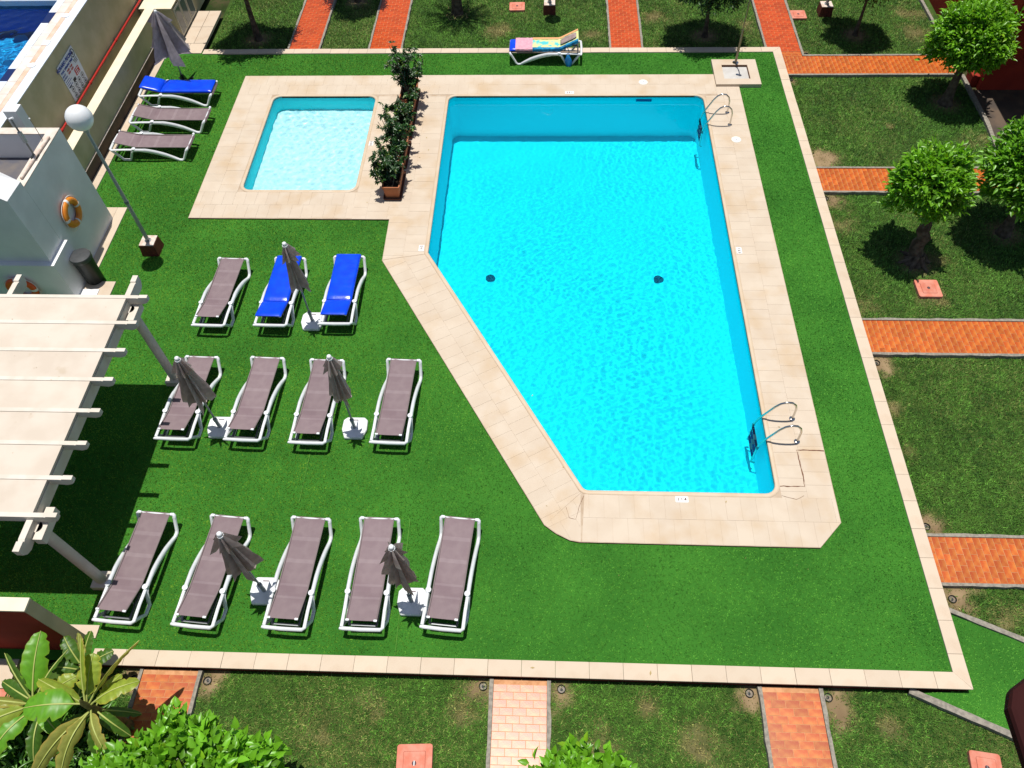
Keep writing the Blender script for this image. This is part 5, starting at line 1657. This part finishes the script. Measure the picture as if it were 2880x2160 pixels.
for k in range(40):
    a, r = rgd.uniform(0, 6.28), rgd.uniform(.18, .42)
    x, y = r * math.cos(a), r * math.sin(a)
    mb.tube([(x, y, .02), (x + rgd.uniform(-.12, .12), y + rgd.uniform(-.12, .12), .06)], 0.008, 4)
mb.build('fallen_husks', 'straw', pm)

# clipped trees in front, close below the camera
def low_crown(name, x, y, z, rx, ry, rz, label, seed, n, per, size):
    t = empty(name, (x, y, LAWN_Z))
    tag(t, label, 'tree', GT)
    mb = MB()
    mb.tube([(0, 0, -.03), (.02, 0, .4), (0, 0, z - rz * .4)], [0.09, 0.07, 0.05], 9)
    rg = random.Random(seed)
    for k in range(9):
        a = 2 * PI * k / 9
        mb.tube([(0, 0, z - rz * .8), (rx * .4 * math.cos(a), ry * .4 * math.sin(a), z - .1), (rx * .75 * math.cos(a), ry * .75 * math.sin(a), z + rz * .35)], [0.035, 0.025, 0.010], 6)
    for k in range(14):
        a, r = rg.uniform(0, 6.28), rg.uniform(.3, .95)
        b = Vector((rx * r * math.cos(a), ry * r * math.sin(a), z + rz * math.sqrt(1 - r * r) * .8))
        mb.tube([tuple(b - Vector((0, 0, .2))), tuple(b + Vector((rg.uniform(-.05, .05), rg.uniform(-.05, .05), .12)))], [0.008, 0.004], 5)
    mb.build('trunk', 'bark', t, smooth=60)
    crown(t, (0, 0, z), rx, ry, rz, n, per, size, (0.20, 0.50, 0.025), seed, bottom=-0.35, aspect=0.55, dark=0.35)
low_crown('tree', -4.72, 1.36, 1.25, 1.22, 0.80, 0.55, 'broad lime green crown at the bottom edge over the left brick path', 31, 250, 20, 0.155)
low_crown('tree', 0.62, 1.36, 1.5, 0.66, 0.58, 0.45, 'lime green crown at the bottom edge below the middle brick path', 33, 120, 18, 0.155)

# strappy undergrowth below the banana
ug = empty('undergrowth', (-7.4, 1.75, LAWN_Z))
tag(ug, 'dark strappy leaves under the banana plant', 'shrub')
rg = np.random.default_rng(8)
n = 2600
pos = np.column_stack([rg.uniform(-1.3, 1.0, n), rg.uniform(-.7, .75, n), rg.uniform(0.02, .55, n)])
dr = rand_dirs(n, 0.1, rg)
tone = rg.uniform(.4, 1.5, n)[:, None]
leaves('foliage', 'leaf_dark', pos, dr, np.tile([0, 0, 1.0], (n, 1)) + rg.normal(0, .3, (n, 3)), rg.uniform(.16, .34, n), rg.uniform(.03, .055, n), np.array([0.075, 0.19, 0.022]) * tone, ug, leaf_template(4, .3, .5))

# banana plants
def banana_leaf(base, tip, width, sag, seed, parent, tone, roll=0.0):
    rg = np.random.default_rng(seed)
    b, t = np.array(base, float), np.array(tip, float)
    nseg, nw = 22, 4
    ax = t - b
    L = np.linalg.norm(ax)
    side = np.cross(ax / L, [0, 0, 1.0]); side /= np.linalg.norm(side)
    upn = np.cross(side, ax / L)
    cr, sr = math.cos(roll), math.sin(roll)
    side, upn = side * cr + upn * sr, upn * cr - side * sr
    V, C, rib = [], [], []
    cut = rg.uniform(0, 1, (2, nseg + 1))
    for i in range(nseg + 1):
        s = i / nseg
        c = b + ax * s + np.array([0, 0, sag * L * math.sin(PI * s)])
        rib.append(tuple(c))
        q = max(0.0, (s - 0.12) / 0.88)
        w = width * min(1.0, q * 3.6) ** 0.6 * max(0.0, 1 - q ** 4.5) ** 0.55
        for sd, sg_ in ((0, -1), (1, 1)):
            ww = w * (1 - (0.30 if cut[sd, i] > 0.93 else 0.0) - 0.03 * cut[sd, i])
            for j in range(nw + 1):
                u = j / nw
                V.append(c + side * (sg_ * ww * u) + upn * (0.16 * ww * u - 0.30 * ww * u * u) + np.array([0, 0, 0.012 * math.sin(i * 1.9 + sd) * u]))
                edge = 1 + 0.5 * max(0, u - .75) * 3
                C.append(np.array(tone) * (0.85 + 0.3 * rg.random()) * np.array([edge, 1, 1]))
    V, C = np.array(V), np.array(C)
    F = []
    row = 2 * (nw + 1)
    for i in range(nseg):
        for sd in (0, 1):
            for j in range(nw):
                a = i * row + sd * (nw + 1) + j
                F.append((a, a + 1, a + row + 1, a + row))
    lf = big_mesh('leaf', V, np.array(F), 'banana_leaf', C, parent, smooth=True)
    rb_ = MB().tube([(x, y, z + 0.006) for x, y, z in rib], [0.013 * (1 - 0.75 * i / nseg) + 0.002 for i in range(nseg + 1)], 6).build('midrib', 'banana_rib', lf, smooth=60)
    return lf
def banana(x, y, h, fronds, label, seed):
    t = empty('banana_plant', (x, y, LAWN_Z))
    tag(t, label, 'banana plant', 'banana plants at the lower left')
    MB().tube([(0, 0, -.03), (.02, 0, h * .5), (0, 0, h), (.01, .02, h + .12)], [0.10, 0.075, 0.035, 0.010], 12).build('stem', 'banana_stem', t, smooth=60)
    for i, (a, l, w, rise, sag, tone, roll) in enumerate(fronds):
        d = np.array([math.cos(rad(a)), math.sin(rad(a)), 0])
        banana_leaf(d * 0.03 + [0, 0, h - .03 - .035 * i], d * l + [0, 0, h + rise - .02 * i], w, sag * 1.5, seed + i, t, tone, roll)
YG, GR, OL, DG = (0.26, 0.34, 0.04), (0.12, 0.32, 0.018), (0.30, 0.31, 0.07), (0.06, 0.14, 0.016)
banana(-6.36, 2.37, 1.55, [
    (187, 0.80, 0.22, 0.04, 0.08, GR, 0.05), (97, 0.78, 0.19, 0.45, 0.04, YG, 0.95), (84, 0.62, 0.16, 0.30, 0.06, YG, -0.3), (50, 1.05, 0.15, 0.34, 0.08, OL, 1.15), (26, 0.76, 0.15, 0.02, 0.12, YG, 0.25),
    (158, 0.80, 0.15, 0.12, 0.08, YG, -0.75), (305, 0.70, 0.14, -0.16, 0.14, OL, -0.7), (258, 0.90, 0.13, -0.26, 0.12, OL, 1.0), (236, 1.06, 0.14, -0.28, 0.10, OL, 1.05), (60, 0.55, 0.13, -0.10, 0.1, YG, 0.3),
    (330, 0.55, 0.10, -0.50, 0.12, DG, 0.5), (280, 0.6, 0.10, -0.50, 0.1, DG, 0.6), (5, 0.5, 0.09, -0.55, 0.1, DG, 0.5), (212, 0.7, 0.11, -0.42, 0.1, DG, 0.6)],
    'banana plant with the broad bright green leaf beside the left brick path', 50)
banana(-7.35, 2.45, 1.15, [
    (92, 0.92, 0.18, 0.35, 0.05, GR, -0.5), (62, 0.80, 0.13, 0.20, 0.08, DG, 0.8), (130, 0.8, 0.13, 0.28, 0.08, DG, 0.9), (212, 0.9, 0.15, 0.02, 0.10, YG, 0.5), (180, 0.9, 0.14, 0.10, 0.08, OL, -.8),
    (240, 0.85, 0.15, -0.10, 0.12, GR, 0.3), (35, 0.66, 0.15, 0.12, 0.1, YG, -0.4), (320, 0.6, 0.12, -.12, 0.12, GR, 0.5), (110, 0.7, 0.12, 0.15, 0.1, DG, -0.9), (275, 0.7, 0.11, -.3, 0.1, DG, 0.6), (155, 0.8, 0.12, -0.05, 0.1, DG, 0.4)],
    'banana plant with an upright leaf at the left edge', 80)
banana(-6.95, 3.02, 0.85, [(80, 0.5, 0.12, 0.25, 0.08, DG, 0.3), (130, 0.55, 0.12, 0.2, 0.08, DG, -.3), (30, 0.5, 0.12, 0.1, 0.1, DG, 0), (100, 0.45, 0.11, 0.35, 0.06, OL, .6), (180, 0.5, .11, .1, .1, DG, .2), (280, 0.45, .11, .05, .1, DG, .2)],
       'smaller dark banana plant close to the garden wall', 95)

# scattered dry leaves and twigs on the deck and turf
lit = MB()
rgd = random.Random(12)
for x, y, z in [(-3.1, 16.7, DZ), (-3.0, 16.2, DZ), (-3.2, 15.9, DZ), (4.45, 18.3, DZ), (4.5, 7.95, DZ), (-0.2, 8.6, DZ), (0.4, 7.0, DZ), (0.1, 6.2, DZ), (-4.3, 14.2, DZ), (3.3, 6.35, DZ), (1.75, 3.35, .03), (-0.1, 3.38, .03), (4.35, 5.2, .02), (3.5, 5.3, .02)] + \
        [(rgd.uniform(-8, 6), rgd.uniform(3.6, 13), 0.02) for _ in range(60)] + [(rgd.uniform(-9.6, -7.6), rgd.uniform(4.9, 8.9), ZB - 0.001) for _ in range(26)]:
    a, l = rgd.uniform(0, 6.28), (rgd.uniform(.02, .045) if .025 < z < 1 else rgd.uniform(.006, .014))
    if -3.7 < x and z < 0.03 and in_poly(np.array([[x, y]]), DECK)[0]: continue
    dx, dy = math.cos(a) * l, math.sin(a) * l
    lit.add([(x - dx, y - dy, z + .004), (x + dy * .35, y - dx * .35, z + .010), (x + dx, y + dy, z + .005), (x - dy * .35, y + dx * .35, z + .008)], [(0, 1, 2, 3)])
o = lit.build('leaf_litter', 'straw')
o['kind'] = 'stuff'
